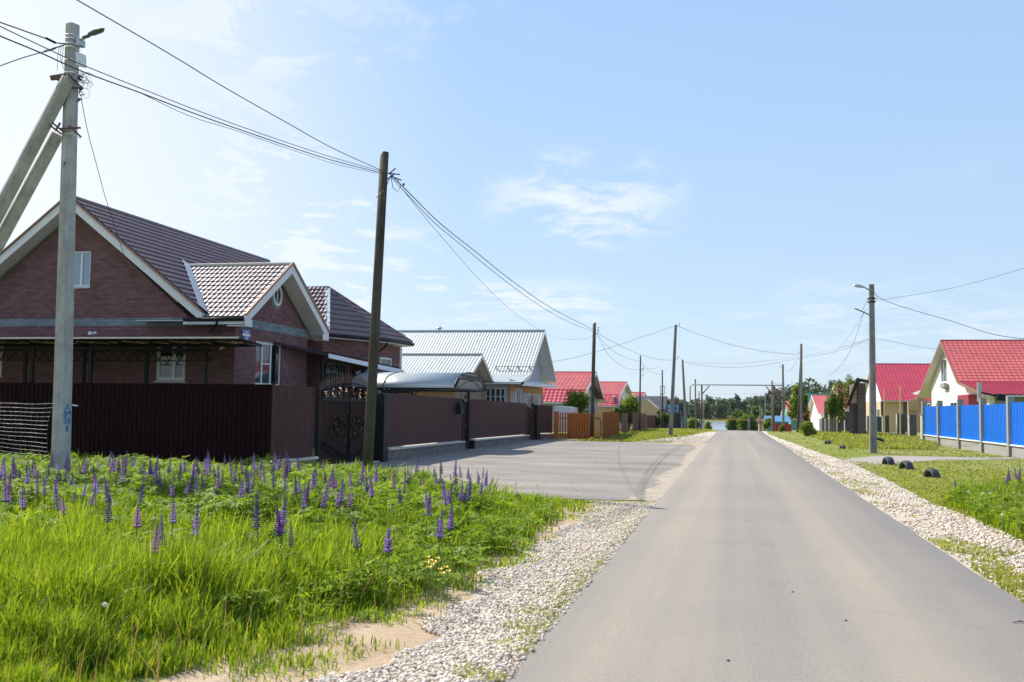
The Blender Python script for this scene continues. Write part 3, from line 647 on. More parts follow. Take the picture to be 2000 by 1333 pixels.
for px, py in ((1958, 920), (1975, 918), (1985, 922), (1993, 915), (2012, 918), (2030, 925), (2044, 915)):
    p = G(px, py+5, .62); lupin(p.x, p.y, rnd.choice([0, 1, 3]), 'purple lupin among tall weeds at the right edge of the road', 'lupins on the right verge', 1.1)
p = G(1869, 935, .55); lupin(p.x, p.y, 4, 'single small dark lupin standing in front of the tyres on the right lawn', None)
M['yellow'] = varied('buttercup yellow', (.75, .50, .02), .5, 0, .1, 9, 0)
M['fluff'] = varied('dandelion seed head', (.62, .60, .56), .9, 0, .1, 30, .3)
bt = empty('buttercup', (0, 0, 0)); s = MB(); s.tube([(0, 0, 0), (.01, 0, .3)], .0025, 4); s.build('stem', M['stem'], bt)
s = MB()
for k in range(5):
    a = k*1.2566; s.poly([(.01, 0, .30), (.01+.022*math.cos(a-.5), .022*math.sin(a-.5), .31), (.01+.026*math.cos(a), .026*math.sin(a), .315), (.01+.022*math.cos(a+.5), .022*math.sin(a+.5), .31)])
s.build('flower', M['yellow'], bt); first = True
for px, py in ((832,1108),(838,1104),(842,1112),(836,1118),(846,1107),(857,1122),(868,1118),(862,1130),(852,1100),(690,1040),(833,1098),(873,1126)):
    p = G(px, py, .31); o = bt if first else copy_tree(bt); first = False; o.location = (p.x, p.y, 0); o.scale = (1.15,)*3
    tag(o, 'small yellow buttercup in the short grass near the gravel', 'buttercup', 'yellow buttercups')
dd = empty('dandelion', (0, 0, 0)); s = MB(); s.tube([(0, 0, 0), (0, .01, .36)], .003, 4); s.build('stem', M['stem'], dd); s = MB(); s.blob((0, .01, .38), .017, 2, .12); s.build('seed_head', M['fluff'], dd, True); first = True
for px, py, L_, g_ in ((36, 895, 'white dandelion clock in the meadow', 'dandelion clocks in the meadow'), (203, 1186, 0, 0), (843, 1048, 0, 0), (545, 1000, 0, 0), (300, 1015, 0, 0), (4, 898, 0, 0),
        (1980, 965, 'white dandelion clock on the right verge', 'dandelion clocks on the right verge'), (1992, 970, 1, 1), (1935, 965, 1, 1), (1958, 1008, 1, 1), (1920, 966, 1, 1), (1892, 962, 1, 1)):
    if L_ == 0: L_, g_ = 'white dandelion clock in the meadow', 'dandelion clocks in the meadow'
    if L_ == 1: L_, g_ = 'white dandelion clock on the right verge', 'dandelion clocks on the right verge'
    p = G(px, py, .42); o = dd if first else copy_tree(dd); first = False; o.location = (p.x, p.y, .05); tag(o, L_, 'dandelion', g_)
# ------------------------------------------------------------------ building helpers
def sheet(P, U, Vd, lu, lv, pu, pv, kind, cuts=(), su=6, amp=.02, step=.025):
    # profiled metal roofing: P eave corner, U along the eave, Vd up the slope; cut by planes (point, outward normal)
    P, U, Vd = Vector(P), Vector(U).normalized(), Vector(Vd).normalized(); Nn = U.cross(Vd)
    if Nn.z < 0: Nn = -Nn
    us = np.arange(0, lu+1e-6, pu/su)
    if kind == 'tile':
        vs = []
        k = 0
        while k*pv < lv: vs += [(k*pv, step), (min(lv, (k+.97)*pv), .0)]; k += 1
    else: vs = [(0, 0), (lv, 0)]
    if kind == 'tile': hu = amp*np.abs(np.cos(np.pi*us/pu))
    else:
        fr = (us/pu) % 1; hu = np.where((fr > .2) & (fr < .62), amp, 0)
    V = []; b0 = np.array(P); u0 = np.array(U); v0 = np.array(Vd); n0 = np.array(Nn)
    for v, s in vs: V.append(b0+u0*us[:, None]+v0*v+n0*(hu+s)[:, None])
    V = np.concatenate(V); nx, ny = len(us), len(vs); i, j = np.meshgrid(np.arange(nx-1), np.arange(ny-1)); a = (j*nx+i).ravel()
    F = np.stack([a, a+1, a+nx+1, a+nx], -1); m = MB()
    if cuts:
        bm = bmesh.new(); bv = [bm.verts.new(v) for v in V]
        for q in F: bm.faces.new([bv[k] for k in q])
        for pt, no in cuts: bmesh.ops.bisect_plane(bm, geom=bm.verts[:]+bm.edges[:]+bm.faces[:], plane_co=pt, plane_no=no, clear_outer=True)
        bm.verts.index_update(); m.add([v.co[:] for v in bm.verts], [[v.index for v in f.verts] for f in bm.faces]); bm.free()
    else: m.add(V, F)
    return m
def wallpoly(mb, A, U, outline, holes=(), thick=.25, Nv=None):
    # wall plate: outline and holes in (u, z) metres from A, thickness towards Nv (into the house)
    A, U = Vector(A), Vector(U).normalized(); Nv = Vector(Nv); bm = bmesh.new(); loops = [list(outline)]+[[(a, c), (b, c), (b, d), (a, d)] for a, b, c, d in holes]
    es = []; rings = []
    for lp in loops:
        vs = [bm.verts.new(A+U*u+Vector((0, 0, z))) for u, z in lp]; rings.append(vs)
        es += [bm.edges.new((vs[i], vs[(i+1) % len(vs)])) for i in range(len(vs))]
    bmesh.ops.triangle_fill(bm, edges=es, use_beauty=True, use_dissolve=False); bm.verts.index_update()
    v0 = [v.co.copy() for v in bm.verts]; f0 = [[v.index for v in f.verts] for f in bm.faces]; n = len(v0)
    out_n = -Nv
    f0 = [f if (v0[f[1]]-v0[f[0]]).cross(v0[f[2]]-v0[f[0]]).dot(out_n) > 0 else f[::-1] for f in f0]
    fs = f0+[[k+n for k in f[::-1]] for f in f0]
    for vs in rings:
        k = [v.index for v in vs]
        fs += [[k[i], k[(i+1) % len(k)], k[(i+1) % len(k)]+n, k[i]+n] for i in range(len(k))]
    bm.free(); mb.add(v0+[v+Nv*thick for v in v0], fs)
def window(parent, A, U, u0, u1, z0, z1, Nv, mull=(.5,), trans=None, mat='white', glass='glass', inset=.10, fw=.07, sill=True, curtain=False, name='window'):
    # A wall origin, Nv into the house; frame, pane, sill
    A, U, Nv = Vector(A), Vector(U).normalized(), Vector(Nv); O = A+Nv*inset
    def P(u, z, d=0): return O+U*u+Vector((0, 0, z))+Nv*d
    f = MB()
    def rect(a, b, c, d, dep=.05): f.prism([P(a, c), P(b, c), P(b, d), P(a, d)], Nv*dep)
    rect(u0, u0+fw, z0, z1); rect(u1-fw, u1, z0, z1); rect(u0+fw, u1-fw, z0, z0+fw); rect(u0+fw, u1-fw, z1-fw, z1)
    xs_ = [u0+fw]
    for m in mull:
        u = u0+(u1-u0)*m; rect(u-fw*.55, u+fw*.55, z0+fw, z1-fw, .045); xs_.append(u)
    if trans:
        a, b, t = trans; zt = z0+(z1-z0)*t; rect(u0+(u1-u0)*a+fw*.6, u0+(u1-u0)*b-fw*.6, zt-fw*.3, zt+fw*.3, .04)
    fo = f.build(name, M[mat], parent)
    g = MB(); g.prism([P(u0+fw*.5, z0+fw*.5, .03), P(u1-fw*.5, z0+fw*.5, .03), P(u1-fw*.5, z1-fw*.5, .03), P(u0+fw*.5, z1-fw*.5, .03)], Nv*.012); g.build('pane', M['curtain' if curtain else glass], fo)
    if sill:
        s = MB(); s.prism([P(u0-.05, z0-.03, 0)-Nv*(inset+.05), P(u1+.05, z0-.03, 0)-Nv*(inset+.05), P(u1+.05, z0-.002, .0), P(u0-.05, z0-.002, .0)], Vector((0, 0, -.025))); s.build('sill', M['white'], fo)
    return fo
def slab(mb, pts, t): mb.prism([Vector(p) for p in pts], (0, 0, -t))

# ------------------------------------------------------------------ the brick house behind the brown fence
WY, WX = 31.0, -16.58
H = empty('brick_house', (-20, WY+6, 0), 'brown brick bungalow with brown tiled gables and white soffits', 'house')
apx, apz, eavz, hs_ = -22.85, 8.85, 4.72, 5.35           # ridge x and z, eave z and half span at the roof edge
slope = (apz-eavz)/hs_
# front wall: ground floor across the wing, gable above
Lx = -31.0
w1 = (-19.55, -18.42, 2.52, 3.82); w0 = (-26.95, -25.72, 2.64, 3.86); wa = (-23.45, -22.28, 5.83, 7.12)
mb = MB(); gz_ = lambda x: apz-.35-slope*abs(x-apx)
hol = [(a-Lx, b-Lx, c, d) for a, b, c, d in (w1, w0, wa)]
wallpoly(mb, (Lx, WY, 0), (1, 0, 0), [(0, -.2), (WX-Lx, -.2), (WX-Lx, 4.55), (apx+4.62-Lx, 4.62), (apx-Lx, gz_(apx)), (Lx+.8-Lx, max(0, gz_(Lx+.8))), (0, 1.2)], hol, .3, (0, 1, 0))
# bay side wall with gable
bw = (1.55, 3.62, 2.44, 4.02)
zr_b, ze_b, yb0, yb1 = 6.66, 4.55, 0., 5.9
cir = [(3.05+.30*math.cos(t), 5.78+.34*math.sin(t)) for t in [k*math.pi/8 for k in range(16)]]
wallpoly(mb, (WX, WY+.001, 0), (0, 1, 0), [(yb0+.31, -.2), (yb1, -.2), (yb1, ze_b), (2.95, zr_b-.12), (yb0+.31, ze_b+.2)], [bw], .3, (-1, 0, 0))
mb.box(WX-.3, WX-.002, WY+.002, WY+.31, -.2, 4.54)
# far wall of the bay, and the body behind
mb.box(-21, WX-.3, WY+5.6, WY+5.9, -.2, 4.5)
mb.box(-27.2, -26.9, WY+.3, WY+15, -.2, 4.6); mb.box(-18.7, -18.4, WY+5.9, WY+15, -.2, 4.6)
mb.build('wall', M['brick'], H)
# grey brick bands, set proud of the wall
mb = MB(); mb.box(Lx+3.8, WX-.002, WY-.012, WY-.002, 4.43, 4.70)
for a, b in ((w1, 0), (w0, 0)): mb.box(a[0]-.02, a[1]+.02, WY-.010, WY-.003, 3.84+.02, 3.93)
mb.build('brick_band', M['greybrick'], H)
mb = MB(); mb.box(WX+.002, WX+.012, WY+.002, WY+yb1, 4.43, 4.74); mb.build('brick_band', M['greybrick'], H)
# main roof, both slopes
y0, y1 = WY-.6, WY+14.9
for sgn in (1, -1):
    ex_, ez_ = apx+sgn*hs_, eavz
    P0 = Vector((ex_, y0, ez_+.10)); U = Vector((0, 1, 0)); Vd = Vector((-sgn*hs_, 0, apz-eavz)); L_ = Vd.length
    cuts = []
    if sgn > 0: pass
    sheet(P0, U, Vd, y1-y0, L_+.02, .19, .35, 'tile', cuts, 6, .055, .05).build('roof', M['tile'], H)
    mb = MB(); n_ = Vector((0, 0, -1)); slab(mb, [(ex_, y0, ez_+.06), (ex_, y1, ez_+.06), (apx, y1, apz+.06), (apx, y0, apz+.06)], .10); mb.build('roof_deck', M['soffit'], H)
    # soffit boards under the gable overhang and barge board
    mb = MB(); mb.prism([(ex_, y0-.03, ez_-.22), (ex_, y0-.03, ez_+.10), (apx, y0-.03, apz+.10), (apx, y0-.03, apz-.22)], (0, .03, 0)); mb.build('barge_board', M['soffit'], H)
    mb = MB(); mb.prism([(ex_, y0, ez_-.20), (ex_, WY-.002, ez_-.20), (apx, WY-.002, apz-.20), (apx, y0, apz-.20)], (0, 0, -.012)); mb.build('soffit', M['soffit'], H)
    mb = MB(); mb.bar((ex_, y0-.05, ez_+.14), (apx, y0-.05, apz+.14), .09, .05); mb.build('verge_trim', M['copper'], H)
mb = MB(); mb.tube([(apx, y0-.05, apz+.13), (apx, y1, apz+.13)], .09, 8); mb.build('ridge_cap', M['tile'], H)
# bay roof (cross gable towards the street)
rx1 = WX+.62; yr = WY+2.95; zr = 6.85; hw = 3.55; ze = 4.58
sl_b = (zr-ze)/hw
nv1 = Vector((slope, 0, 1)).normalized()                 # keep what lies above the main slope
mcut = (Vector((apx, 0, apz+.10)), -nv1)
for sgn in (-1, 1):
    P0 = Vector((-20.6, yr+sgn*hw, ze+.08)); Vd = Vector((0, -sgn*hw, zr-ze))
    sheet(P0, (1, 0, 0), Vd, rx1+20.6, Vd.length+.02, .19, .35, 'tile', [mcut], 6, .028, .03).build('roof', M['tile'], H)
    bm_ = sheet(P0-Vector((0, 0, .07)), (1, 0, 0), Vd, rx1+20.6, Vd.length, .5, 1, 'flat', [mcut], 1, 0, 0); bm_.build('roof_deck', M['soffit'], H)
    ye = yr+sgn*hw
    mb = MB(); mb.prism([(rx1, ye, ze-.24), (rx1, ye, ze+.12), (rx1, yr, zr+.12), (rx1, yr, zr-.24)], (.03, 0, 0))
    mb.prism([(rx1, ye, ze+.02), (rx1, ye-sgn*.55, ze+.02), (rx1, ye-sgn*.55, ze-.22), (rx1, ye, ze-.22)], (.025, 0, 0)); mb.build('barge_board', M['soffit'], H)
    mb = MB(); mb.prism([(WX+.002, ye, ze-.22), (rx1, ye, ze-.22), (rx1, yr, zr-.22), (WX+.002, yr, zr-.22)], (0, 0, -.012)); mb.build('soffit', M['soffit'], H)
    mb = MB(); mb.bar((rx1+.05, ye, ze+.15), (rx1+.05, yr, zr+.15), .05, .09); mb.build('verge_trim', M['copper'], H)
    mb = MB(); mb.prism([(-20, ye, ze-.02), (rx1, ye, ze-.02), (rx1, ye-sgn*.6, ze-.02), (-20, ye-sgn*.6, ze-.02)], (0, 0, -.02)); mb.prism([(-18.2, ye, ze-.16), (rx1, ye, ze-.16), (rx1, ye, ze+.03), (-18.2, ye, ze+.03)], (0, sgn*-.02, 0)); mb.build('eave_board', M['white'], H)
mb = MB(); mb.tube([(-20.2, yr, zr+.12), (rx1+.05, yr, zr+.12)], .07, 8); mb.build('ridge_cap', M['coping'], H)
# pale valley flashing where the two roofs meet
def onmain(x, y, up=.0): return Vector((x, y, apz+.10-slope*(x-apx)+up))
xa = apx+(apz-zr)/slope; xb = apx+(apz-ze-.1)/slope
mb = MB(); mb.prism([onmain(xa-.2, yr, .13), onmain(xa+.2, yr-.1, .15), onmain(xb+.12, yr-hw+.05, .15), onmain(xb-.22, yr-hw+.05, .13)], (0, 0, .012)); mb.build('valley_flashing', M['steel'], H)
# gutters and downpipes
mb = MB(); yg = yr-hw-.06; mb.tube([(-18.15, yg, ze+.0), (rx1, yg, ze+.0)], .065, 8); mb.tube([(-16.9, yg, ze-.03), (-16.95, yg+.02, ze-.18), (-17.5, WY-.06, ze-.40)], .04, 6); mb.build('gutter', M['blackmetal'], H, True)
# round gable window, bay window, front windows
for rr, d, mt, nm, par in ((.40, .012, 'greybrick', 'round_window', H),):
    mb = MB(); cy_, cz_ = WY+3.05, 5.80
    for k in range(24):
        a0, a1 = k*math.pi/12, (k+1)*math.pi/12
        def q(r, a, x): return (WX+x, cy_+r*math.cos(a), cz_+r*1.1*math.sin(a))
        mb.add([q(.28, a0, .06), q(.36, a0, .06), q(.36, a1, .06), q(.28, a1, .06), q(.28, a0, .005), q(.36, a0, .005), q(.36, a1, .005), q(.28, a1, .005)], [(0,1,2,3),(1,5,6,2),(4,0,3,7)])
    mb.box(WX+.02, WX+.05, cy_-.02, cy_+.02, cz_-.3, cz_+.3)
    rw = mb.build('round_window', M['white'], H)
    mb = MB(); mb.poly([(WX+.02, cy_+.3*math.cos(a*math.pi/12), cz_+.33*math.sin(a*math.pi/12)) for a in range(24)]); mb.build('pane', M['glass'], rw)
    mb = MB()
    for k in range(24):
        a0, a1 = k*math.pi/12, (k+1)*math.pi/12; mb.poly([q(.36, a0, .016), q(.48, a0, .016), q(.48, a1, .016), q(.36, a1, .016)])
    mb.build('brick_surround', M['greybrick'], rw)
window(H, (Lx, WY, 0), (1, 0, 0), hol[0][0], hol[0][1], w1[2], w1[3], (0, 1, 0), (.58,), (0, .58, .62), inset=.05, fw=.12)
window(H, (Lx, WY, 0), (1, 0, 0), hol[1][0], hol[1][1], w0[2], w0[3], (0, 1, 0), (.5,), (0, .5, .62), inset=.05, fw=.12, curtain=True)
window(H, (Lx, WY, 0), (1, 0, 0), hol[2][0], hol[2][1], wa[2], wa[3], (0, 1, 0), (.66,), None, glass='blueglass', inset=.06, fw=.07)
window(H, (WX, WY+.001, 0), (0, 1, 0), bw[0], bw[1], bw[2], bw[3], (-1, 0, 0), (.28, .62), (.28, .62, .5), inset=.05, fw=.08)
# street number plate: scalloped blue shield with white lettering
def text(s, size, P, ux, uz, mat, parent, name, ext=.002, align='CENTER', sx=1.):
    c = bpy.data.curves.new('t', 'FONT'); c.offset = size*.03; c.body = s; c.size = size; c.align_x = align; c.align_y = 'CENTER'; c.extrude = ext; c.space_character = 1.05
    o = bpy.data.objects.new('t', c); me = bpy.data.meshes.new_from_object(o); bpy.data.objects.remove(o)
    X, Z = Vector(ux).normalized(), Vector(uz).normalized(); Y = Z.cross(X)*-1; P = Vector(P)
    mb = MB(); mb.add([P+X*(v.co.x*sx)+Z*v.co.y-Y*-v.co.z for v in me.vertices], [list(p.vertices) for p in me.polygons]); return mb.build(name, mat, parent)
sgn_c = Vector((WX+.03, WY+1.05-.35, 4.16))
# px of the plate on the bay wall
pc = atX(478, 650, WX+.03); sy, sz = pc.y+.12, pc.z-.12
shp = [(-.30, .20), (-.22, .25), (-.10, .21), (0, .25), (.10, .21), (.22, .25), (.30, .20), (.31, .05), (.22, -.05), (.16, -.12), (.10, -.22), (0, -.27), (-.10, -.22), (-.16, -.12), (-.22, -.05), (-.31, .05)]
mb = MB(); mb.prism([(WX+.02, sy+a, sz+b) for a, b in shp], (.015, 0, 0)); pl = mb.build('number_plate', M['signblue'], H)
mb = MB(); mb.box(WX+.036, WX+.039, sy-.27, sy+.27, sz+.005, sz+.085); mb.build('name_strip', M['signwhite'], pl)
text('улица', .10, (WX+.037, sy, sz+.145), (0, 1, 0), (0, 0, 1), M['signwhite'], pl, 'plate_lettering')
text('15', .20, (WX+.037, sy, sz-.11), (0, 1, 0), (0, 0, 1), M['signwhite'], pl, 'plate_number')
# outdoor lamp at the corner and floodlights
mb = MB(); mb.blob((WX-.25, WY-.16, 3.78), (.07, .07, .07), 2); mb.bar((WX-.42, WY-.22, 3.60), (WX-.30, WY-.18, 3.72), .11, .09); mb.tube([(WX-.2, WY-.14, 3.88), (WX-.2, WY, 3.98)], .02); mb.build('wall_lamp', M['white'], H)
# annex with hipped roof
AX = empty('hip_roofed_annex', (-18, 41, 0), 'brick annex under a hipped brown tile roof behind the gate', 'house extension')
eA, eB, eC, eD, eE = [Vector(p) for p in ((-24, 37.4, 4.62), (-16.25, 38.0, 4.62), (-14.95, 41.7, 4.66), (-14.75, 44.6, 4.68), (-24, 47, 4.62))]
pk = atY(640, 567, 41.2); pk2 = Vector((-24, 41.6, pk.z))
def roofface(a, b, c, d=None, nm='roof'):
    # slope over eave a-b rising to c(-d)
    U = (b-a).normalized(); n = U.cross(c-a).normalized()
    if n.z < 0: n = -n
    Vd = n.cross(U).normalized()
    if Vd.z < 0: Vd = -Vd
    pts = [a, b, c]+([d] if d is not None else []); mu = min((p-a).dot(U) for p in pts); Mu = max((p-a).dot(U) for p in pts); Mv = max((p-a).dot(Vd) for p in pts)
    cen = sum(pts, Vector())/len(pts); cuts = []
    for i in range(1, len(pts)):
        e = pts[(i+1) % len(pts)]-pts[i]; o = e.cross(n).normalized()
        if o.dot(cen-pts[i]) > 0: o = -o
        cuts.append((pts[i]+n*.03, o))
    sheet(a+U*mu+n*.05, U, Vd, Mu-mu, Mv+.05, .19, .35, 'tile', cuts, 6, .055, .05).build(nm, M['tile'], AX)
    m = MB(); m.prism(pts, n*.03); m.build('roof_deck', M['soffit'], AX)
roofface(eA, eB, pk, pk2); roofface(eB, eC, pk); roofface(eC, eD, pk); roofface(eD, eE, pk2, pk)
mb = MB(); mb.prism([eB+Vector((-.12, 0, .1)), eB+Vector((.12, .05, .1)), pk+Vector((.1, .05, .14)), pk+Vector((-.12, 0, .14))], (0, 0, .02)); mb.build('hip_cap', M['steel'], AX)
mb = MB(); mb.tube([eC+Vector((0, 0, .12)), pk+Vector((0, 0, .14))], .06, 6); mb.tube([eD+Vector((0, 0, .12)), pk+Vector((0, 0, .14))], .06, 6); mb.tube([pk+Vector((0, 0, .12)), pk2+Vector((0, 0, .12))], .07, 6); mb.build('ridge_cap', M['tile'], AX)
mb = MB(); mb.prism([p+Vector((0, 0, -.04)) for p in (eA, eB, eC, eD, eE)], (0, 0, -.03))
for a, b in ((eA, eB), (eB, eC), (eC, eD), (eD, eE)): mb.prism([a+Vector((0, 0, -.10)), b+Vector((0, 0, -.10)), b+Vector((0, 0, .05)), a+Vector((0, 0, .05))], ((b-a).cross(Vector((0, 0, 1))).normalized())*.03)
mb.build('soffit', M['white'], AX)
mb = MB(); mb.tube([p+(p-Vector((-19, 42, 4.7))).normalized()*.08 for p in (eB, eC, eD)], .07, 8); 
wcn = Vector((-19.5, 42, 0))
wall_pts = [p+(wcn-p).normalized()*.75 for p in (eB.copy(), eC.copy(), eD.copy())]
for p in wall_pts: p.z = 0
gC = eC+Vector((.02, 0, -.05)); mb.tube([gC, gC+Vector((-.1, .05, -.2)), (wall_pts[1].x+.06, wall_pts[1].y, 4.1), (wall_pts[1].x+.06, wall_pts[1].y, 1)], .045, 6); mb.build('gutter', M['blackmetal'], AX, True)
mb = MB(); wp = [Vector((-23.5, 38.2, 0))]+wall_pts+[Vector((-23.5, 46.2, 0))]
mb.prism([p+Vector((0, 0, -.2)) for p in wp], (0, 0, 4.75)); mb.build('wall', M['brick'], AX)
# grille and windows on the annex wall under the porch
def wallwin(par, a, b, t0, t1, z0, z1, **k):
    U = (b-a).normalized(); Nv = Vector((0, 0, 1)).cross(U).normalized()
    if Nv.dot(wcn-a) < 0: Nv = -Nv
    lu = (b-a).length; return window(par, a-Nv*.02, U, lu*t0, lu*t1, z0, z1, Nv, inset=-.03, **k)
wallwin(AX, wall_pts[0], wall_pts[1], .05, .42, 2.0, 3.5, mull=(.33, .66), mat='blackmetal'); wallwin(AX, wall_pts[0], wall_pts[1], .55, .9, 2.1, 3.4, mat='blackmetal')  # frames blackened to deepen the shade under the porch
wallwin(AX, wall_pts[1], wall_pts[2], .15, .6, 3.55, 3.95, mull=()); wallwin(AX, wall_pts[1], wall_pts[2], .1, .55, 1.9, 2.75, mull=(.5,))
mb = MB(); a, b = wall_pts[0], wall_pts[1]; U = (b-a).normalized(); Nn = U.cross(Vector((0, 0, 1)))*1
if Nn.dot(wcn-a) > 0: Nn = -Nn
for k in range(9): p = a+U*(.2+k*.17)+Nn*.08; mb.bar(p+Vector((0, 0, 1.9)), p+Vector((0, 0, 3.55)), .02)
for k in range(5): mb.bar(a+U*.2+Nn*.08+Vector((0, 0, 2+k*.37)), a+U*1.6+Nn*.08+Vector((0, 0, 2+k*.37)), .02)
mb.build('window_grille', M['steel'], AX)
# porch roof sloping from the bay towards the annex, dark underneath
PR = empty('porch_roof', (-16, 38, 0), 'sloping tiled porch roof with white fascia between bay and annex', 'porch')
pA = atX(536, 668, WX+.02); pB = atX(788, 723, -14.1); 
pA2 = Vector((WX-3.2, pA.y+.2, pA.z+.55)); pB2 = Vector((-17.6, pB.y+1.0, pB.z+.62))
n_ = (pB-pA).cross(pA2-pA).normalized(); n_ = n_ if n_.z > 0 else -n_
mb = MB(); mb.prism([pA, pB, pB2, pA2], n_*-.05); mb.build('deck', M['blackmetal'], PR)
U_ = (pB-pA).normalized(); V_ = n_.cross(U_); V_ = V_ if V_.z > 0 else -V_
s_m = sheet(pA+n_*.02+U_*3.0, U_, V_, (pB-pA).length-3.0, 3.3, .19, .35, 'tile', [], 6, .02, .03); s_m.build('roof', M['tile'], PR)
mb = MB(); o_ = (U_.cross(Vector((0, 0, 1)))).normalized()*.03; mb.prism([pA+U_*3.0, pB, pB+Vector((0, 0, -.2)), pA+U_*3.0+Vector((0, 0, -.17))], o_); mb.build('fascia', M['white'], PR)
mb = MB(); mb.prism([pA, pA+U_*2.99, pA+U_*2.99+Vector((0, 0, -.12)), pA+Vector((0, 0, -.10))], o_); mb.build('gutter', M['blackmetal'], PR)
mb = MB()
for t in (.02, .35, .68, .97):
    p = pA+(pB-pA)*t; mb.bar((p.x-.1, p.y, -.1), (p.x-.1, p.y, p.z-.1), .10)
mb.build('post', M['blackmetal'], PR)
mb = MB(); mb.box(WX-2.9, WX-.31, WY+6.0, WY+6.1, 0, 3.6); mb.build('shade_panel', M['darkfence'], PR)  # dark sheet added for the gloom under the porch
# lean-to grape canopy along the front wall
CN = empty('lean_to_canopy', (-22, 29, 0), 'dark steel lean-to canopy with rafters along the brick front wall', 'canopy')
yw, yb, yf_ = WY-.03, 29.6, 27.2; zw_, zb_, zf_ = 3.60, 3.50, 3.72; xfR = atY(467, 650, yf_).x; xbR = atY(414, 672, yb).x
mb = MB(); mb.box(-33, xfR, yf_-.03, yf_, zf_-.02, zf_+.03); mb.build('front_trim', M['coping'], CN)
mb = MB(); mb.box(-33, xbR, yb-.05, yb+.05, zb_-.06, zb_+.06); mb.bar((-33, yb, zb_-.36), (xbR, yb, zb_-.36), .04)
x = -33.0; up = True
while x < xbR-.2: mb.bar((x, yb, zb_-.36 if up else zb_-.06), (x+.19, yb, zb_-.06 if up else zb_-.36), .028); x += .19; up = not up
mb.build('truss_beam', M['blackmetal'], CN)
mb = MB(); x = -33.0
while x < xfR:
    mb.bar((x, yf_, zf_-.05), (min(x, xbR+1.1), yw, zw_+.12), .04, .07); x += .55
for t in (.15, .4, .65, .9): mb.bar((-33, yf_+(yw-yf_)*t, zf_+(zw_+.15-zf_)*t-.06), (xfR-(xfR-xbR)*.6*t, yf_+(yw-yf_)*t, zf_+(zw_+.15-zf_)*t-.06), .04)
mb.build('rafters', M['blackmetal'], CN)
mb = MB(); x = -33.0; k = 0
while x < xfR-.3: mb.bar((x, yf_+.15+.2*(k % 3), zf_-.09), (min(x+.16, xfR), yf_+.75+.3*(k % 2), zf_-.10), .035, .02); x += .34+.2*((k*7) % 3); k += 1
mb.build('lit_dashes', M['palewood'], CN)  # pale strips stand in for sunlight slipping between the rafters
mb = MB(); mb.prism([(-33, yw, zw_+.17), (xbR+1.1, yw, zw_+.17), (xfR, yf_, zf_), (-33, yf_, zf_)], (0, 0, .008)); mb.build('roof_sheet', M['darkroof'], CN)
for px in (50, 165, 287, 405, -60):
    p = atY(px, 700, yb); mb = MB(); mb.box(p.x-.05, p.x+.05, yb-.05, yb+.05, 0, zb_-.06); mb.build('post', M['blackmetal'], CN)
for px in (64, 178): p = atY(px, 700, yb-1.4); mb = MB(); mb.box(p.x-.05, p.x+.05, yb-1.45, yb-1.35, 0, 3.5); mb.build('post', M['blackmetal'], CN)
mb = MB(); p = atY(183, 652, yb+.2); mb.box(p.x-.06, p.x+.06, yb-.02, yb+.1, p.z-.05, p.z+.05); mb.build('floodlight', M['white'], CN); mb = MB(); p = atY(193, 652, yb+.2); mb.blob((p.x, yb, p.z), .055, 2); mb.build('floodlight', M['white'], CN)

# ------------------------------------------------------------------ brown corrugated fence, gates
def corr(mb, A, B, z0a, z1a, z0b, z1b, period=.135, dep=.035):
    A, B = Vector((A[0], A[1], 0)), Vector((B[0], B[1], 0)); L_ = (B-A).length; U = (B-A)/L_; Nn = Vector((U.y, -U.x, 0)); us = [0.]; n = max(1, int(L_/period))
    pr = []
    for k in range(n):
        for f, h in ((0, 0), (.35, 0), (.5, 1), (.85, 1)): pr.append(((k+f)*L_/n, h))
    pr.append((L_, 0)); vs = []
    for u, h in pr:
        t = u/L_; p = A+U*u+Nn*(h*dep); vs += [p+Vector((0, 0, z0a+(z0b-z0a)*t)), p+Vector((0, 0, z1a+(z1b-z1a)*t))]
    mb.add(vs, [(2*i, 2*i+2, 2*i+3, 2*i+1) for i in range(len(pr)-1)])
def cfence(label, A, B, z0, z1, mat='purplefence', base=None, wallside=1, z0b=None, z1b=None, posts=True):
    r = empty('corrugated_fence', ((A[0]+B[0])/2, (A[1]+B[1])/2, 0), label, 'fence'); z0b = z0 if z0b is None else z0b; z1b = z1 if z1b is None else z1b
    mb = MB(); corr(mb, A, B, z0, z1, z0b, z1b); mb.build('panel', M[mat], r)
    a, b = Vector((A[0], A[1], 0)), Vector((B[0], B[1], 0)); U = (b-a).normalized(); Nn = Vector((U.y, -U.x, 0))
    mb = MB(); 
    for t in (.2, .8): zz0 = z0+(z1-z0)*t; mb.bar(a-Nn*.04+Vector((0, 0, zz0)), b-Nn*.04+Vector((0, 0, z0b+(z1b-z0b)*t)), .04)
    mb.build('rail', M['blackmetal'], r)
    if base:
        h0, h1 = base; w_ = .17
        mb = MB(); mb.prism([a-Nn*w_+Vector((0, 0, -.1)), b-Nn*w_+Vector((0, 0, -.1)), b-Nn*w_+Vector((0, 0, h1)), a-Nn*w_+Vector((0, 0, h0))], Nn*(2*w_)); mb.build('plinth', M['stone'], r)
        mb = MB(); L_ = (b-a).length; n = max(1, round(L_/4)); 
        for k in range(n):
            p, q = a+U*(L_*k/n+.02), a+U*(L_*(k+1)/n-.04); hk, hq = h0+(h1-h0)*k/n, h0+(h1-h0)*(k+1)/n
            mb.prism([p-Nn*(w_+.04)+Vector((0, 0, hk+.004)), q-Nn*(w_+.04)+Vector((0, 0, hq+.004)), q+Nn*(w_+.06)+Vector((0, 0, hq-.02)), p+Nn*(w_+.06)+Vector((0, 0, hk-.02))], (0, 0, .045))
        mb.build('coping', M['coping'], r)
    return r
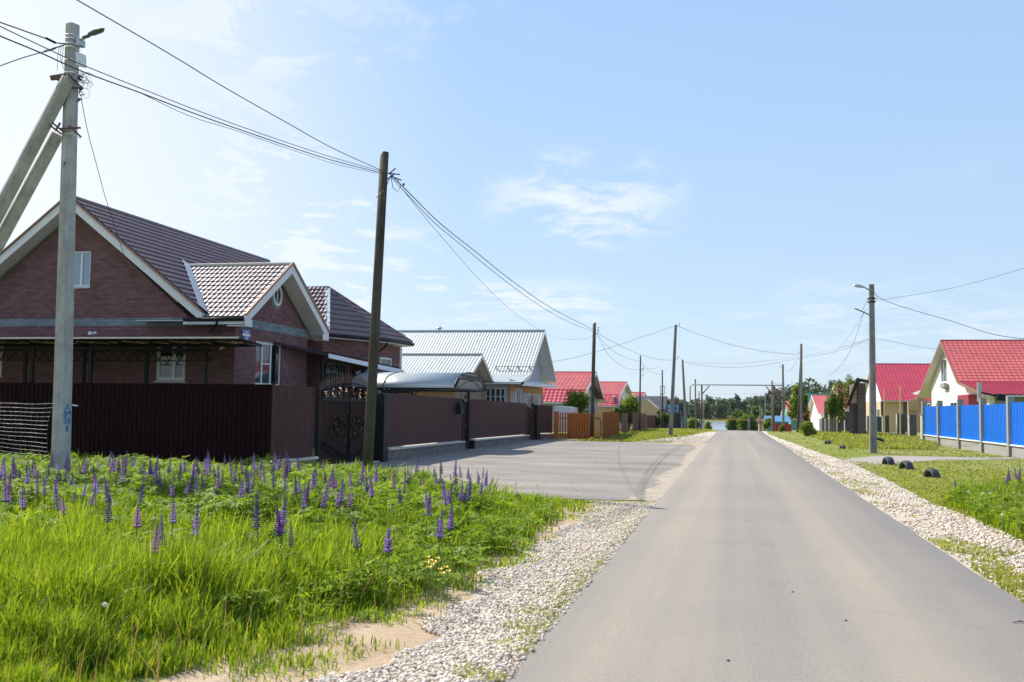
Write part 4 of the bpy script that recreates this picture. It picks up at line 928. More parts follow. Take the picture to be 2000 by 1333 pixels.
F0 = (-11.44, 23.42); F1 = (-11.26, 25.95); F2 = (-10.99, 28.95); F3 = (-10.55, 29.3)
cfence('shade-darkened brown corrugated fence facing the lupin meadow', (-19.45, 23.40), F0, .0, 2.24, 'darkfence', z1b=2.25)
cfence('shade-darkened corrugated fence stretch at the far left, lower top edge', (-34, 23.44), (-19.47, 23.43), .0, 2.14, 'darkfence')
r_ = cfence('short brown fence panel left of the ornate gate', F0, (-11.28, 25.6), .32, 2.24, base=(.26, .30), z1b=2.23)
ge0, ge1 = Vector((-11.26, 25.95, 0)), Vector((-10.93, 29.45, 0))
GB = Vector((-10.78, 29.95, 0)); W0 = Vector((-10.86, 39.4, 0)); W1 = Vector((-10.95, 41.2, 0)); E0 = Vector((-11.0, 53.2, 0)); E1 = Vector((-11.0, 55.3, 0)); E2 = Vector((-10.35, 57.6, 0))
cfence('long brown fence panel right of the ornate gate, under the arched canopy', GB, W0, .44, 2.16, base=(.38, .36), z0b=.42, z1b=2.12)
cfence('brown fence panel between the wicket and the small arched gate', W1, E0, .42, 2.12, base=(.36, .30), z0b=.36, z1b=2.03)
cfence('last short brown fence panel before the orange pickets', Vector((-10.9, 56.3, 0)), E2, .36, 1.98, base=(.30, .30), z1b=1.95)
def spike(mb, p, h): mb.add([p+Vector((-.012, 0, 0)), p+Vector((.012, 0, 0)), p+Vector((0, .012, 0)), p+Vector((0, -.012, 0)), p+Vector((0, 0, h*.75)), p+Vector((.018, .018, h*.4))], [(0, 2, 4), (2, 1, 4), (1, 3, 4), (3, 0, 4)]); mb.blob(p+Vector((0, 0, h*.45)), (.02, .02, h*.28), 1); mb.blob(p+Vector((0, 0, h*.8)), (.008, .008, h*.22), 1)
def gate(label, a, b, ztop, arch, name='ornate_gate', spikes=True, seed=1, full=True):
    g = random.Random(seed); root = empty(name, (a+b)/2, label, 'gate'); U = (b-a).normalized(); L_ = (b-a).length; Nn = Vector((U.y, -U.x, 0)); Zv = Vector((0, 0, 1))
    def P(u, z, d=0.): return a+U*u+Zv*z+Nn*d
    mb = MB(); corr(mb, a+U*.05, b-U*.05, .12, ztop-.06, .12, ztop-.06); mb.build('panel', M['gatepanel'], root)
    nleaf = 2 if L_ > 2.4 else 1
    mb = MB()
    for k in range(nleaf):
        u0, u1 = L_*k/nleaf+.02, L_*(k+1)/nleaf-.02
        for u in (u0+.02, u1-.02): mb.bar(P(u, .08, .02), P(u, ztop, .02), .05)
        mb.bar(P(u0, .10, .03), P(u1, .10, .03), .05); mb.bar(P(u0, ztop-.03, .03), P(u1, ztop-.03, .03), .06)
    mb.bar(P(-.03, 0), P(-.03, ztop+(.26 if spikes else .05)), .09); mb.bar(P(L_+.03, 0), P(L_+.03, ztop+.05), .09)
    if spikes:
        pts = [P(L_*t, ztop+.24+arch*math.sin(math.pi*t)**.9*1., .03) for t in [i/24 for i in range(25)]]; mb.tube(pts, .022, 5)
    mb.build('frame', M['blackmetal'], root)
    if spikes:
        mb = MB(); n = int(L_/.135)
        for k in range(n+1):
            t = k/n; z = ztop+.25+arch*math.sin(math.pi*t)**.9; spike(mb, P(L_*t, z, .03), .27)
        mb.build('spear_points', M['rust'], root)
    def scroll(mb, u, z, r, s, turns=1.4, w_=.012):
        pts = []
        for i in range(22):
            t = i/21; an = s*(t*turns*2*math.pi)+(0 if s > 0 else math.pi); rr = r*(1-.8*t); pts.append(P(u+rr*math.cos(an), z+rr*math.sin(an), .05))
        mb.tube(pts, w_, 4)
    mb = MB(); gd = MB(); c = L_/2
    if full:
        # arch infill: S scrolls and gilded bunches
        for k in range(8):
            u = L_*(.09+.117*k); t = u/L_; hz = .22+arch*math.sin(math.pi*t)
            if hz > .12:
                s = 1 if k < 4 else -1; scroll(mb, u, ztop+.03+hz*.35, min(.13, hz*.45), s); mb.tube([P(u-.1*s, ztop, .04), P(u+.02*s, ztop+hz*.4, .04), P(u+.12*s, ztop+hz*.9, .04)], .012, 4)
                for i in range(6): gd.blob(P(u+g.uniform(-.08, .08), ztop+hz*g.uniform(.15, .75), .06), g.uniform(.014, .028), 1)
        # crest of leaves and scrolls on each leaf, hanging swag of bars
        mb.bar(P(c, .2, .05), P(c, ztop-.1, .05), .09, .03)
        for s in (-1, 1):
            for (du, z, r) in ((.22, 1.22, .17), (.5, 1.30, .20), (.78, 1.12, .20), (1.08, 1.02, .18), (.35, .98, .14), (.6, .92, .12), (.16, 1.55, .10), (.9, 1.34, .12), (.3, .80, .10)):
                scroll(mb, c+s*du, z, r, s, 1.3, .016)
                for i in range(3): gd.blob(P(c+s*du+g.uniform(-.09, .09), z+g.uniform(-.1, .1), .06), (g.uniform(.015, .03), g.uniform(.01, .02), g.uniform(.02, .05)), 1)
            def sag(t, off): return (.78-.44*(1-t)**1.3+off if t < .95 else .76+off)
            top = [P(c+s*t*(L_/2-.08), .58-.26*math.cos(t*math.pi*.5)+.22*t, .05) for t in [i/10 for i in range(11)]]; bot = [p+Zv*-.20 for p in top]
            mb.tube(top, .02, 4); mb.tube(bot, .02, 4)
            for i in range(0, 11): mb.bar(top[i], bot[i], .022)
    else:
        for i in range(14):
            scroll(mb, L_*(.3+.4*(i % 2)), .3+i*(ztop-.5)/14, .14, 1 if i % 2 else -1, 1.2, .016); gd.blob(P(L_*g.uniform(.2, .8), .3+i*.12, .06), (.03, .02, .05), 1)
        for k in range(3): scroll(mb, L_*(.25+.25*k), ztop+.14, .11, 1, 1.2, .012)
        pts = [P(L_*t, ztop+.02+.34*math.sin(math.pi*t), .03) for t in [i/12 for i in range(13)]]; mb.tube(pts, .018, 4)
    mb.build('scrollwork', M['blackmetal'], root); gd.build('gilded_ornament', M['goldmetal'], root)
    return root
gate('wide double gate with gilded scrollwork and an arch of spear points', ge0, ge1, 1.93, .24)
gate('narrow wrought wicket with gold leaves beside the mailbox', W0+Vector((0, .25, 0)), W1-Vector((0, .2, 0)), 2.02, .3, 'wicket_gate', False, 3, False)
gate('small dark arched gate near the far end of the brown fence', E0+Vector((0, .15, 0)), E1+Vector((0, .0, 0)), 1.86, .3, 'wicket_gate', False, 5, False)
mb = MB(); a = Vector((-10.9, 29.5, 0)); mb.box(-10.98, -10.62, 29.50, 29.94, -.1, 2.14); tag(mb.build('gate_pillar', M['blackmetal'], bevel=.01), 'tall dark gate pillar behind the leaning wooden pole', 'pillar')
mb = MB(); mb.box(-11.15, -10.80, 55.36, 56.28, -.1, 1.98); tag(mb.build('gate_pillar', M['blackmetal'], bevel=.01), 'black square pillar right of the small arched gate', 'pillar')
for ya, yb_, lab in ((41.02, 41.24, 'dark footing block at the far side of the wicket gate'), (39.42, 39.62, 'dark footing block at the near side of the wicket gate')):
    mb = MB(); mb.box(-11.02, -10.72, ya, yb_, -.1, .36); tag(mb.build('gate_footing', M['blackmetal'], bevel=.01), lab, 'footing')
mb = MB(); mb.prism([tuple(a_) for a_ in (ge0+Vector((.16, -.05, .02)), ge1+Vector((.16, 0, .02)), ge1+Vector((.16, 0, .055)), ge0+Vector((.16, -.05, .055)))], (.05, 0, 0)); tag(mb.build('gate_rail', M['coping']), 'pale steel rail on the ground under the double gate', 'rail')
# mailbox
p = atX(898, 799, -10.6); r_ = empty('mailbox', (p.x, p.y, p.z-.2), 'dark mailbox hung on the brown fence beside the wicket', 'mailbox'); mb = MB(); mb.box(p.x-.1, p.x+.1, p.y-.20, p.y+.15, p.z-.22, p.z+.18); mb.build('body', M['blackmetal'], r_, bevel=.02)
mb = MB(); mb.prism([(p.x-.12, p.y-.22, p.z+.18), (p.x+.13, p.y-.22, p.z+.16), (p.x, p.y-.22, p.z+.27)], (0, .40, 0)); mb.build('lid', M['blackmetal'], r_)
# white wire net leaning before the front fence
NT = []
mb = MB(); yn = 21.9; NX = atY(104, 850, 21.9).x
for k in range(14):
    z = .35+k*.105; pts = [(x, yn+.1*math.sin(x*2.1+k*.3)+.04*k*.3, z+.05*math.sin(x*1.3+1+k*.12)+.012*math.sin(x*4+k*.3)-(.12*(x+18) if k < 5 else 0)*.25) for x in np.arange(-21.5, NX, .25)]; mb.tube(pts, .0032, 3, cap=False)
for x in np.arange(-21.5, NX, .17): mb.tube([(x, yn+.1*math.sin(x*2.1), .25), (x+.03, yn+.1*math.sin(x*2.1+2), 1.0), (x, yn+.12+.1*math.sin(x*2.1+3.5), 1.72)], .002, 3, cap=False)
tag(mb.build('wire_netting', M['net']), 'sagging wire netting behind the concrete pole at the far left', 'netting')
# arched polycarbonate canopy over the wicket
AC = empty('arched_canopy', (-12.5, 39.9, 0), 'grey polycarbonate barrel canopy on a black wrought frame above the wicket', 'canopy')
yc_, rw_, zc0, rise, xs_, xe_ = 39.87, 2.5, 2.47, .70, -14.9, -10.6
def arc(x, off=0, n=16): return [Vector((x, yc_-(rw_+off)*math.cos(math.pi*i/n), zc0+(rise+off)*math.sin(math.pi*i/n)**.85)) for i in range(n+1)]
mb = MB(); n = 16; A1, A2 = arc(xs_), arc(xe_); mb.add(A1+A2, [(i, i+1, i+n+2, i+n+1) for i in range(n)]); oo = mb.build('roof_sheet', M['poly'], AC, True); md = oo.modifiers.new('thick', 'SOLIDIFY'); md.thickness = .012
mb = MB()
for x in (xs_, xs_+(xe_-xs_)*.32, xe_+.02): mb.tube(arc(x, .02), .025, 5)
for x in (xs_, xe_):
    mb.bar((x, yc_-rw_-.2, zc0), (x, yc_+rw_+.35, zc0), .06); mb.bar((x, yc_-rw_*.78, zc0+rise*.60), (x, yc_+rw_*.88, zc0+rise*.60), .05)
    for s_ in (-1, 1): mb.bar((x, yc_+s_*rw_, zc0), (x, yc_+s_*rw_*.70, zc0+rise*.60), .05); mb.bar((x, yc_+s_*rw_*.78, zc0), (x, yc_+s_*rw_*.9, zc0+rise*.4), .03)
    mb.tube([(x, yc_-rw_*.78+t*rw_*1.56, zc0+.02+rise*.5*math.sin(math.pi*t)) for t in [k/10 for k in range(11)]], .02, 4)
for k in range(15): y = yc_-1.45+k*.207; mb.tube([(xe_, y, zc0+rise*.62), (xe_, y+.09, zc0+rise*.72), (xe_, y, zc0+rise*.84)], .017, 4)
for s_ in (-1, 1): mb.bar((xs_, yc_+s_*rw_, zc0), (xe_, yc_+s_*rw_, zc0), .06)
mb.build('frame', M['blackmetal'], AC)
mb = MB(); yn_ = yc_-rw_
for x in (-14.6, -13.55, -12.3): mq = MB(); mq.bar((x, yn_, .1), (x, yn_, zc0), .07); mq.build('post', M['blackmetal'], AC)
mq = MB(); mq.bar((xe_-.15, yc_+.25, .3), (xe_-.15, yc_+.25, zc0), .09); mq.build('post', M['blackmetal'], AC)
for x in (-12.3,): mb.tube([(x-.4, yn_, zc0-.02), (x-.12, yn_, zc0-.2), (x-.03, yn_, zc0-.5)], .02, 4); mb.tube([(x+.4, yn_, zc0-.02), (x+.12, yn_, zc0-.2), (x+.03, yn_, zc0-.5)], .02, 4)
mb.box(-13.5, -12.4, yn_-.05, yn_+.05, zc0-.2, zc0-.06); mb.build('roller_box', M['blackmetal'], AC)
mb = MB()
for s_ in (-1, 1): mb.tube([(xe_-.13, yc_+.25+s_*.75+.5*math.cos(t), zc0-.24+.17*math.sin(t)) for t in [k*.45 for k in range(13)]], .012, 4)
mb.build('scrollwork', M['rust'], AC)
# ------------------------------------------------------------------ the other houses
def gable_house(name, label, Xr, d, prof, L_, wmat, rmat, roof='tile', pitch=(.19, .35), over=.55, wy=(None, None), zb=-.3, trim='white', smat=None, wins=(), gmat=None, gz0=None, cat='house', near_over=.5, lowmat=None):
    # prof: (Y, z) roof line near eave .. ridge .. far eave at the gable end X = Xr; d: direction the house runs
    ridge = max(prof, key=lambda p: p[1]); H_ = empty(name, (Xr+d*L_/2, ridge[0], 0), label, cat); Xw = Xr+d*over
    yn, yf = (wy[0] if wy[0] is not None else prof[0][0]+near_over), (wy[1] if wy[1] is not None else prof[-1][0]-near_over)
    def zroof(y): return float(np.interp(y, [p[0] for p in prof], [p[1] for p in prof]))
    inner = [(y, z-.12) for y, z in prof if yn < y < yf]
    ol = [(yn, zb), (yf, zb), (yf, zroof(yf)-.12)]+inner[::-1]+[(yn, zroof(yn)-.12)]
    mb = MB(); t = .25
    if gmat:
        zz = gz0; ol_low = [(yn, zb), (yf, zb), (yf, zz), (yn, zz)]; wallpoly(mb, (Xw, 0, 0), (0, 1, 0), ol_low, [w_[:4] for w_ in wins if w_[4] == 'hole'], t, (d, 0, 0))
        up = [(yn+.001, zz+.001), (yf-.001, zz+.001), (yf-.001, max(zz+.01, zroof(yf)-.12))]+inner[::-1]+[(yn+.001, max(zz+.01, zroof(yn)-.12))]
        m2 = MB(); wallpoly(m2, (Xw-d*.03, 0, 0), (0, 1, 0), up, (), t, (d, 0, 0)); m2.build('gable', M[gmat], H_)
    else: wallpoly(mb, (Xw, 0, 0), (0, 1, 0), ol, [w_[:4] for w_ in wins if w_[4] == 'hole'], t, (d, 0, 0))
    x0, x1 = sorted((Xw+d*t, Xr+d*(L_-over)))
    m3 = mb if not smat else MB()
    m3.box(x0, x1, yn, yn+.2, zb, zroof(yn)-.14); m3.box(x0, x1, yf-.2, yf, zb, zroof(yf)-.14)
    xe = Xr+d*(L_-over); wallpoly(m3, (xe, 0, 0), (0, 1, 0), [(yn+.21, zb), (yf-.21, zb), (yf-.21, zroof(yf)-.2)]+inner[::-1]+[(yn+.21, zroof(yn)-.2)], (), .2, (-d, 0, 0))
    mb.build('wall', M[wmat], H_)
    if smat: m3.build('side_wall', M[smat], H_)
    X0 = Xr if d > 0 else Xr-L_
    for (ya, za), (yb_, zb_) in zip(prof[:-1], prof[1:]):
        lo, hi = ((ya, za), (yb_, zb_)) if za < zb_ else ((yb_, zb_), (ya, za)); Vd = Vector((0, hi[0]-lo[0], hi[1]-lo[1]))
        flat = lowmat and lo[1] < ridge[1]-1 and hi[1] < ridge[1]-.1
        sheet((X0, lo[0], lo[1]+.03), (1, 0, 0), Vd, L_, Vd.length+.015, pitch[0], pitch[1], roof, (), 4 if roof == 'tile' else 6, .028 if roof == 'tile' else .014, .03).build('roof', M[lowmat if flat else rmat], H_)
        m = MB(); m.prism([(X0+.02, lo[0], lo[1]), (X0+L_-.02, lo[0], lo[1]), (X0+L_-.02, hi[0], hi[1]), (X0+.02, hi[0], hi[1])], (0, 0, -.08)); m.build('roof_deck', M['soffit'], H_)
        for xx in (Xr, Xr+d*L_):
            m = MB(); m.prism([(xx, lo[0], lo[1]-.16), (xx, lo[0], lo[1]+.07), (xx, hi[0], hi[1]+.07), (xx, hi[0], hi[1]-.16)], (-.03 if xx == X0 else .03, 0, 0)); m.build('barge_board', M[trim], H_)
    m = MB(); m.tube([(X0-.02, ridge[0], ridge[1]+.06), (X0+L_+.02, ridge[0], ridge[1]+.06)], .08, 6); m.build('ridge_cap', M[rmat], H_)
    for w_ in wins:
        kw = dict(w_[5]) if len(w_) > 5 else {}; pr_ = w_[4] != 'hole'
        window(H_, (Xw-d*(.035 if gmat and w_[2] > gz0 else 0), 0, 0), (0, 1, 0), w_[0], w_[1], w_[2], w_[3], (d, 0, 0), inset=(-.04 if pr_ else .08), **kw)
    return H_
def yz(px, py, X): p = atX(px, py, X); return (p.y, p.z)
def sidewin(par, px0, px1, py0, py1, Y, **k):      # window in a wall that faces the camera side (-Y)
    a, b = atY(px0, py1, Y), atY(px1, py0, Y); window(par, (0, Y, 0), (1, 0, 0), a.x, b.x, a.z, b.z, (0, 1, 0), inset=-.04, **k)

# silver roofed house
Xs = -12.6
rd = yz(1064, 648, Xs); kn = yz(1036, 733, Xs); en = yz(1018, 748, Xs); ef = yz(1087, 746, Xs)
SH_ = gable_house('gabled_house', 'house with tall galvanised roof and blue grey siding, white barge boards', Xs, -1, [en, kn, rd, (ef[0], ef[1])], 11.8, 'greysiding', 'silver', 'flat', (.20, .35), .9, (en[0]+.8, ef[0]-.9), trim='white', smat='greysiding', gmat='greysiding', gz0=3.25, lowmat='silver',
    wins=[(en[0]+2.0, en[0]+4.2, .9, 2.75, 'p', dict(mull=(.5,), curtain=True)), (en[0]+6.2, en[0]+7.9, .9, 2.75, 'p', dict(curtain=True)), (en[0]+8.4, en[0]+9.8, .9, 2.75, 'p', dict(curtain=True)), (rd[0]-.55, rd[0]+.75, 4.5, 6.0, 'p', dict(mull=()))])
m = MB(); yy = en[0]+.8
for t in (0, .34, .66, 1): y = yy+(ef[0]-.9-yy)*t; m.box(-13.52, -13.44, y-.1, y+.1, -.1, 3.2)
m.box(-13.52, -13.45, yy, ef[0]-.9, 2.8, 3.22); m.build('timber_trim', M['ochre'], SH_)
m = MB(); m.prism([(-12.6, yy-.3, 3.35), (-12.6, ef[0], 3.5), (-13.5, ef[0]-.3, 3.75), (-13.5, yy-.3, 3.62)], (0, 0, -.06)); m.prism([(-12.6, yy-.8, 3.16), (-12.6, ef[0], 3.28), (-12.6, ef[0], 3.52), (-12.6, yy-.8, 3.37)], (.03, 0, 0)); m.build('pent_roof', M['white'], SH_)
sidewin(SH_, 948, 988, 758, 792, en[0]+.8, mull=(.25, .5, .75), trans=(0, 1, .5)); sidewin(SH_, 1008, 1019, 760, 790, en[0]+.8, mull=(.5,), trans=(0, 1, .45))
m = MB(); 
for px in (961, 985, 1005, 1028): p = atY(px, 718, en[0]+2.2); m.bar((p.x, kn[0]+.55, kn[1]+.38), (p.x, kn[0]+.55, kn[1]+.62), .06)
p0, p1 = atY(948, 718, 60), atY(1036, 718, 60); m.tube([(p0.x, kn[0]+.5, kn[1]+.55), (p1.x-.1, kn[0]+.5, kn[1]+.55)], .025, 5); m.build('snow_guard', M['pipegrey'], SH_)
p = atY(858, 645, rd[0]+1.5); m = MB(); m.tube([(p.x, rd[0]+1.5, 5), (p.x, rd[0]+1.5, rd[1]+.42)], .12, 10); m.lathe([(.02, .55), (.26, .40), (.26, .37)], (p.x, rd[0]+1.5, rd[1]), 10); m.build('chimney_pipe', M['steel'], SH_)
# garage with the lower galvanised roof
Xg = -14.4; rg = yz(942, 695, Xg); eg = yz(921, 731, Xg); fg = yz(961, 760, Xg); sl_ = (rg[1]-eg[1])/(rg[0]-eg[0]); e2 = (rg[0]-(rg[1]-2.75)/sl_, 2.75)
GR = gable_house('garage', 'tan outbuilding with bright ribbed metal roof behind the arched canopy', Xg, -1, [e2, rg, (rg[0]+(rg[0]-e2[0])*.9, max(2.75, fg[1]))], 8.3, 'tanbrick', 'silver', 'flat', (.20, .35), .6, trim='white', gmat=None, cat='outbuilding')
p = atY(782, 660, 50); m = MB(); m.tube([(p.x, 50, 3), (p.x, 50, p.z+.1)], .11, 10); m.lathe([(.02, .30), (.24, .16), (.24, .12)], (p.x, 50, p.z), 10); m.build('chimney_pipe', M['steel'], GR)

# red roofed houses on the left, beyond the silver house
def lefthouse(label, X, ap, ne, fe, L_, wm, rm_, **k):
    r, e, f_ = yz(*ap, X), yz(*ne, X), yz(*fe, X); return gable_house('gabled_house', label, X, -1, [e, r, f_], L_, wm, rm_, 'tile', (.35, .45), .5, **k)
X1 = -11.6; r = yz(1165, 729, X1); s_ = .62
h1 = gable_house('gabled_house', 'first red roofed white house behind the orange picket gate', X1, -1, [(r[0]-7.2, 2.3), (r[0]-5.6, 3.35), r, (r[0]+6.0, yz(1183, 787, X1)[1])], 11.5, 'greysiding', 'redtile2', 'tile', (.35, .45), .6, gmat='whitewall', gz0=3.0, lowmat='redtile',
    wins=[(r[0]-1.2, r[0]+.2, 1.2, 2.5, 'p', dict()), (r[0]+2.5, r[0]+4., 1.2, 2.6, 'p', dict())])
yy0, zz0 = yz(1164, 757, X1); yy1, zz1 = yz(1184, 788, X1)
m = MB(); m.prism([(X1+.04, yy0-.5, zz0), (X1+.04, yy1+.2, zz1), (X1-1.2, yy1+.2, zz1), (X1-1.2, yy0-.5, zz0)], (0, 0, .06)); m.build('brown_eave', M['purplewood'], h1)
X2 = -11.8; r = yz(1225, 748, X2); h2 = gable_house('gabled_house', 'second red roofed house with beige wall, left of the street', X2, -1, [(r[0]-9.2, 2.2), (r[0]-6.8, 3.4), r, (r[0]+6.5, 3.6)], 12, 'beige', 'redtile2', 'tile', (.4, .5), .5, gmat='whitewall', gz0=3.2, lowmat='redtile')
X3 = -12.; r = yz(1261, 768, X3); h3 = gable_house('gabled_house', 'third and farthest red roofed house on the left side', X3, -1, [(r[0]-8, 2.6), r, (r[0]+7, 2.8)], 12, 'beige', 'redtile2', 'tile', (.4, .5), .5, zb=-3)
Y4 = 134; a, b = atY(1262, 774, Y4), atY(1304, 774, Y4); m = MB()
h4 = empty('dark_roofed_house', ((a.x+b.x)/2, Y4, 0), 'tan house with a slate dark roof past the last red roof', 'house')
bz = atY(1280, 797, Y4).z; m.prism([(a.x-3, Y4, a.z), (b.x, Y4, a.z), (b.x, Y4-4, bz-.2), (a.x-3, Y4-4, bz-.2)], (0, 0, -.12)); m.prism([(a.x-3, Y4, a.z), (b.x, Y4, a.z), (b.x, Y4+4.5, bz-.2), (a.x-3, Y4+4.5, bz-.2)], (0, 0, -.12)); m.build('roof', M['darkroof'], h4)
m = MB(); m.box(a.x-2.6, b.x-.3, Y4-3.2, Y4+3.6, -2.5, bz+.1); m.box(b.x-.5, b.x-.3, Y4-1.5, Y4+1.5, 0, a.z-1); m.build('wall', M['darkroof'], h4)
Y5 = 126; c0, c1, c2 = atY(1262, 780, Y5), atY(1282, 797, Y5), atY(1250, 797, Y5); m = MB(); m.prism([(c2.x-2, Y5, -2), (c1.x, Y5, -2), (c1.x, Y5, c1.z), (c0.x, Y5, c0.z), (c2.x-2, Y5, c1.z)], (0, 5, 0)); m.build('gable', M['beige'], h4)
m = MB(); m.bar((c0.x, Y5-.06, c0.z+.05), (c1.x+.4, Y5-.06, c1.z-.15), .18, .1); m.build('barge_board', M['white'], h4)

# right side: white house with the long red roof
XR_ = 16.0; er = yz(1924, 772, XR_); kr = yz(1870, 746, XR_); rr = yz(1837, 667, XR_); fr_ = yz(1793, 776, XR_)
wY = lambda px: yz(px, 790, XR_+.55)[0]
hw_ = gable_house('gabled_house', 'large white house with long red tiled roof behind the blue fence', XR_, 1, [er, kr, rr, fr_], 22, 'whitewall', 'redtile2', 'tile', (.35, .45), .55, (er[0]+1.0, fr_[0]-3.2), trim='copper', smat='greyconcrete', lowmat='redtile',
    wins=[(wY(1870), wY(1857), 1.5, 2.75, 'p', dict()), (wY(1839), wY(1828), 1.4, 2.75, 'p', dict()), (wY(1817), wY(1812), 1.4, 2.75, 'p', dict(mull=())), (wY(1851), wY(1840), 4.35, 6.2, 'p', dict(mull=(.55,)))])
m = MB(); a = rr[0]-1.1; m.prism([(XR_+.54, a+2.6, 3.8), (XR_+.2, a+2.6, 3.9), (XR_+.2, a+1.0, 3.9), (XR_+.54, a+1.0, 3.8)], (0, 0, .35)); m.build('flower_box', M['greyconcrete'], hw_)
m = MB(); p = atX(1893, 775, XR_+.7); q = atX(1916, 800, XR_+.7); m.box(XR_-.1, XR_+.5, q.y, p.y, 1.1, p.z+.1); m.build('red_cabinet', M['maroon'], hw_, bevel=.03)
m = MB(); p = atY(1913, 752, 69.5); m.tube([(p.x, 69.5, 2.6), (p.x, 69.5, p.z+.15)], .16, 10); m.build('chimney_pipe', M['steel'], hw_)
m = MB(); p = atY(1917, 767, 68.6); q = atY(1955, 773, 68.6); m.tube([(p.x, 68.6, p.z), (q.x, 68.6, q.z-.1)], .07, 6); m.tube([(q.x-.3, 68.4, q.z-.1), (q.x+.2, 68.4, q.z-.12)], .22, 8); m.build('gutter_pipe', M['blackmetal'], hw_)
# small brown awning between the two right houses
# second house right: red roof on tan walls
XR2 = 16.6; r2 = yz(1700, 712, XR2); e2_ = yz(1720, 783, XR2)
h6 = gable_house('gabled_house', 'tan walled house with crimson ribbed roof between lamp pole and white house', XR2, 1, [(e2_[0]-.6, e2_[1]), r2, (r2[0]+8.5, 3.9)], 16.5, 'beige', 'redtile', 'tile', (.4, .5), .3, (e2_[0]+.2, r2[0]+8), gmat='whitewall', gz0=3.2,
    wins=[(e2_[0]+3, e2_[0]+5, .6, 2.4, 'p', dict())])
Yw = e2_[0]+.18; m = MB()
for px0, px1 in ((1720, 1727), (1764, 1771)): a, b = atY(px0, 784, Yw), atY(px1, 784, Yw); m = MB(); m.box(a.x, b.x, Yw-.05, Yw+.05, -.2, 3.3); m.build('dark_corner_panel', M['darkstone'], h6)
# timber porch of the same house
m = MB(); a, b = atY(1773, 782, Yw-6), atY(1806, 782, Yw-6)
tp = empty('timber_shed', ((a.x+b.x)/2, Yw-5, 0), 'unfinished fresh timber shed beside the white house', 'shed')
m.prism([(a.x, Yw-6, -.1), (b.x, Yw-6, -.1), (b.x, Yw-6, atY(1806, 772, Yw-6).z), (a.x, Yw-6, atY(1773, 783, Yw-6).z)], (0, .2, 0)); m.box(b.x-.2, b.x, Yw-5.8, Yw-3, 0, 3); m.build('plywood_wall', M['beige'], tp)
m = MB()
for q0, q1 in (((1775, 786), (1775, 845)), ((1791, 778), (1791, 845)), ((1775, 812), (1806, 780)), ((1778, 800), (1790, 812))): m.bar(atY(*q0, Yw-6.15), atY(*q1, Yw-6.15), .14)
m.build('timber_frame', M['palewood'], tp)
m = MB(); a, b = atY(1790, 771, Yw-6.4), atY(1822, 758, Yw-6.4); m.prism([(a.x, Yw-6.6, a.z), (b.x, Yw-6.6, b.z), (b.x, Yw-4, b.z+.2), (a.x, Yw-4, a.z+.2)], (0, 0, -.1)); m.build('roof', M['greywood'], tp)
# dark old barn
XB = 12.6; rb_ = yz(1673, 741, XB); eb, fb = yz(1692, 800, XB), yz(1651, 793, XB)
YB = atX(1694, 842, XB).y if False else 82.
c_ = [atY(1652, 793, YB), atY(1672, 741, YB), atY(1692, 746, YB), atY(1692, 845, YB)]
bn = empty('old_barn', (c_[1].x+1, YB+3, 0), 'blackened plank barn with sagging brown roof behind the rubble pillars', 'barn')
m = MB(); w0_ = atY(1676, 800, YB); m.box(w0_.x, c_[3].x, YB, YB+6, -.2, c_[2].z-.1); m.build('plank_tower', M['darkwood'], bn)
g0 = atY(1659, 845, YB+.4); m = MB(); m.prism([(g0.x, YB+.4, -.2), (w0_.x, YB+.4, -.2), (w0_.x, YB+.4, c_[1].z-.25), (c_[1].x, YB+.4, c_[1].z-.3), (g0.x, YB+.4, 2.4)], (.85, 5, 0)); m.build('wall', M['darkwood'], bn)
m = MB(); m.prism([(c_[0].x, YB-.5, c_[0].z), (c_[1].x, YB-.5, c_[1].z), (c_[1].x+1.05, YB+6, c_[1].z), (c_[0].x+1.05, YB+6, c_[0].z)], (0, 0, .12)); m.prism([(c_[1].x, YB-.3, c_[1].z), (c_[2].x+.1, YB-.3, c_[2].z), (c_[2].x+1.1, YB+6, c_[2].z), (c_[1].x+1.0, YB+6, c_[1].z)], (0, 0, .12)); m.build('roof', M['brownroof'], bn)
m = MB(); a = atY(1667, 793, YB+.3); m.box(a.x, a.x+.5, YB+.30, YB+.39, .1, 2.2); m.build('door', M['darkroof'], bn)
m = MB(); a = atY(1664, 760, YB+.3); m.prism([(a.x-.1, YB+.30, 2.55), (w0_.x-.02, YB+.33, 2.55), (w0_.x-.02, YB+.33, 3.9), (a.x+.35, YB+.33, 3.9)], (0, .05, 0)); m.build('loft_boarding', M['beige'], bn)
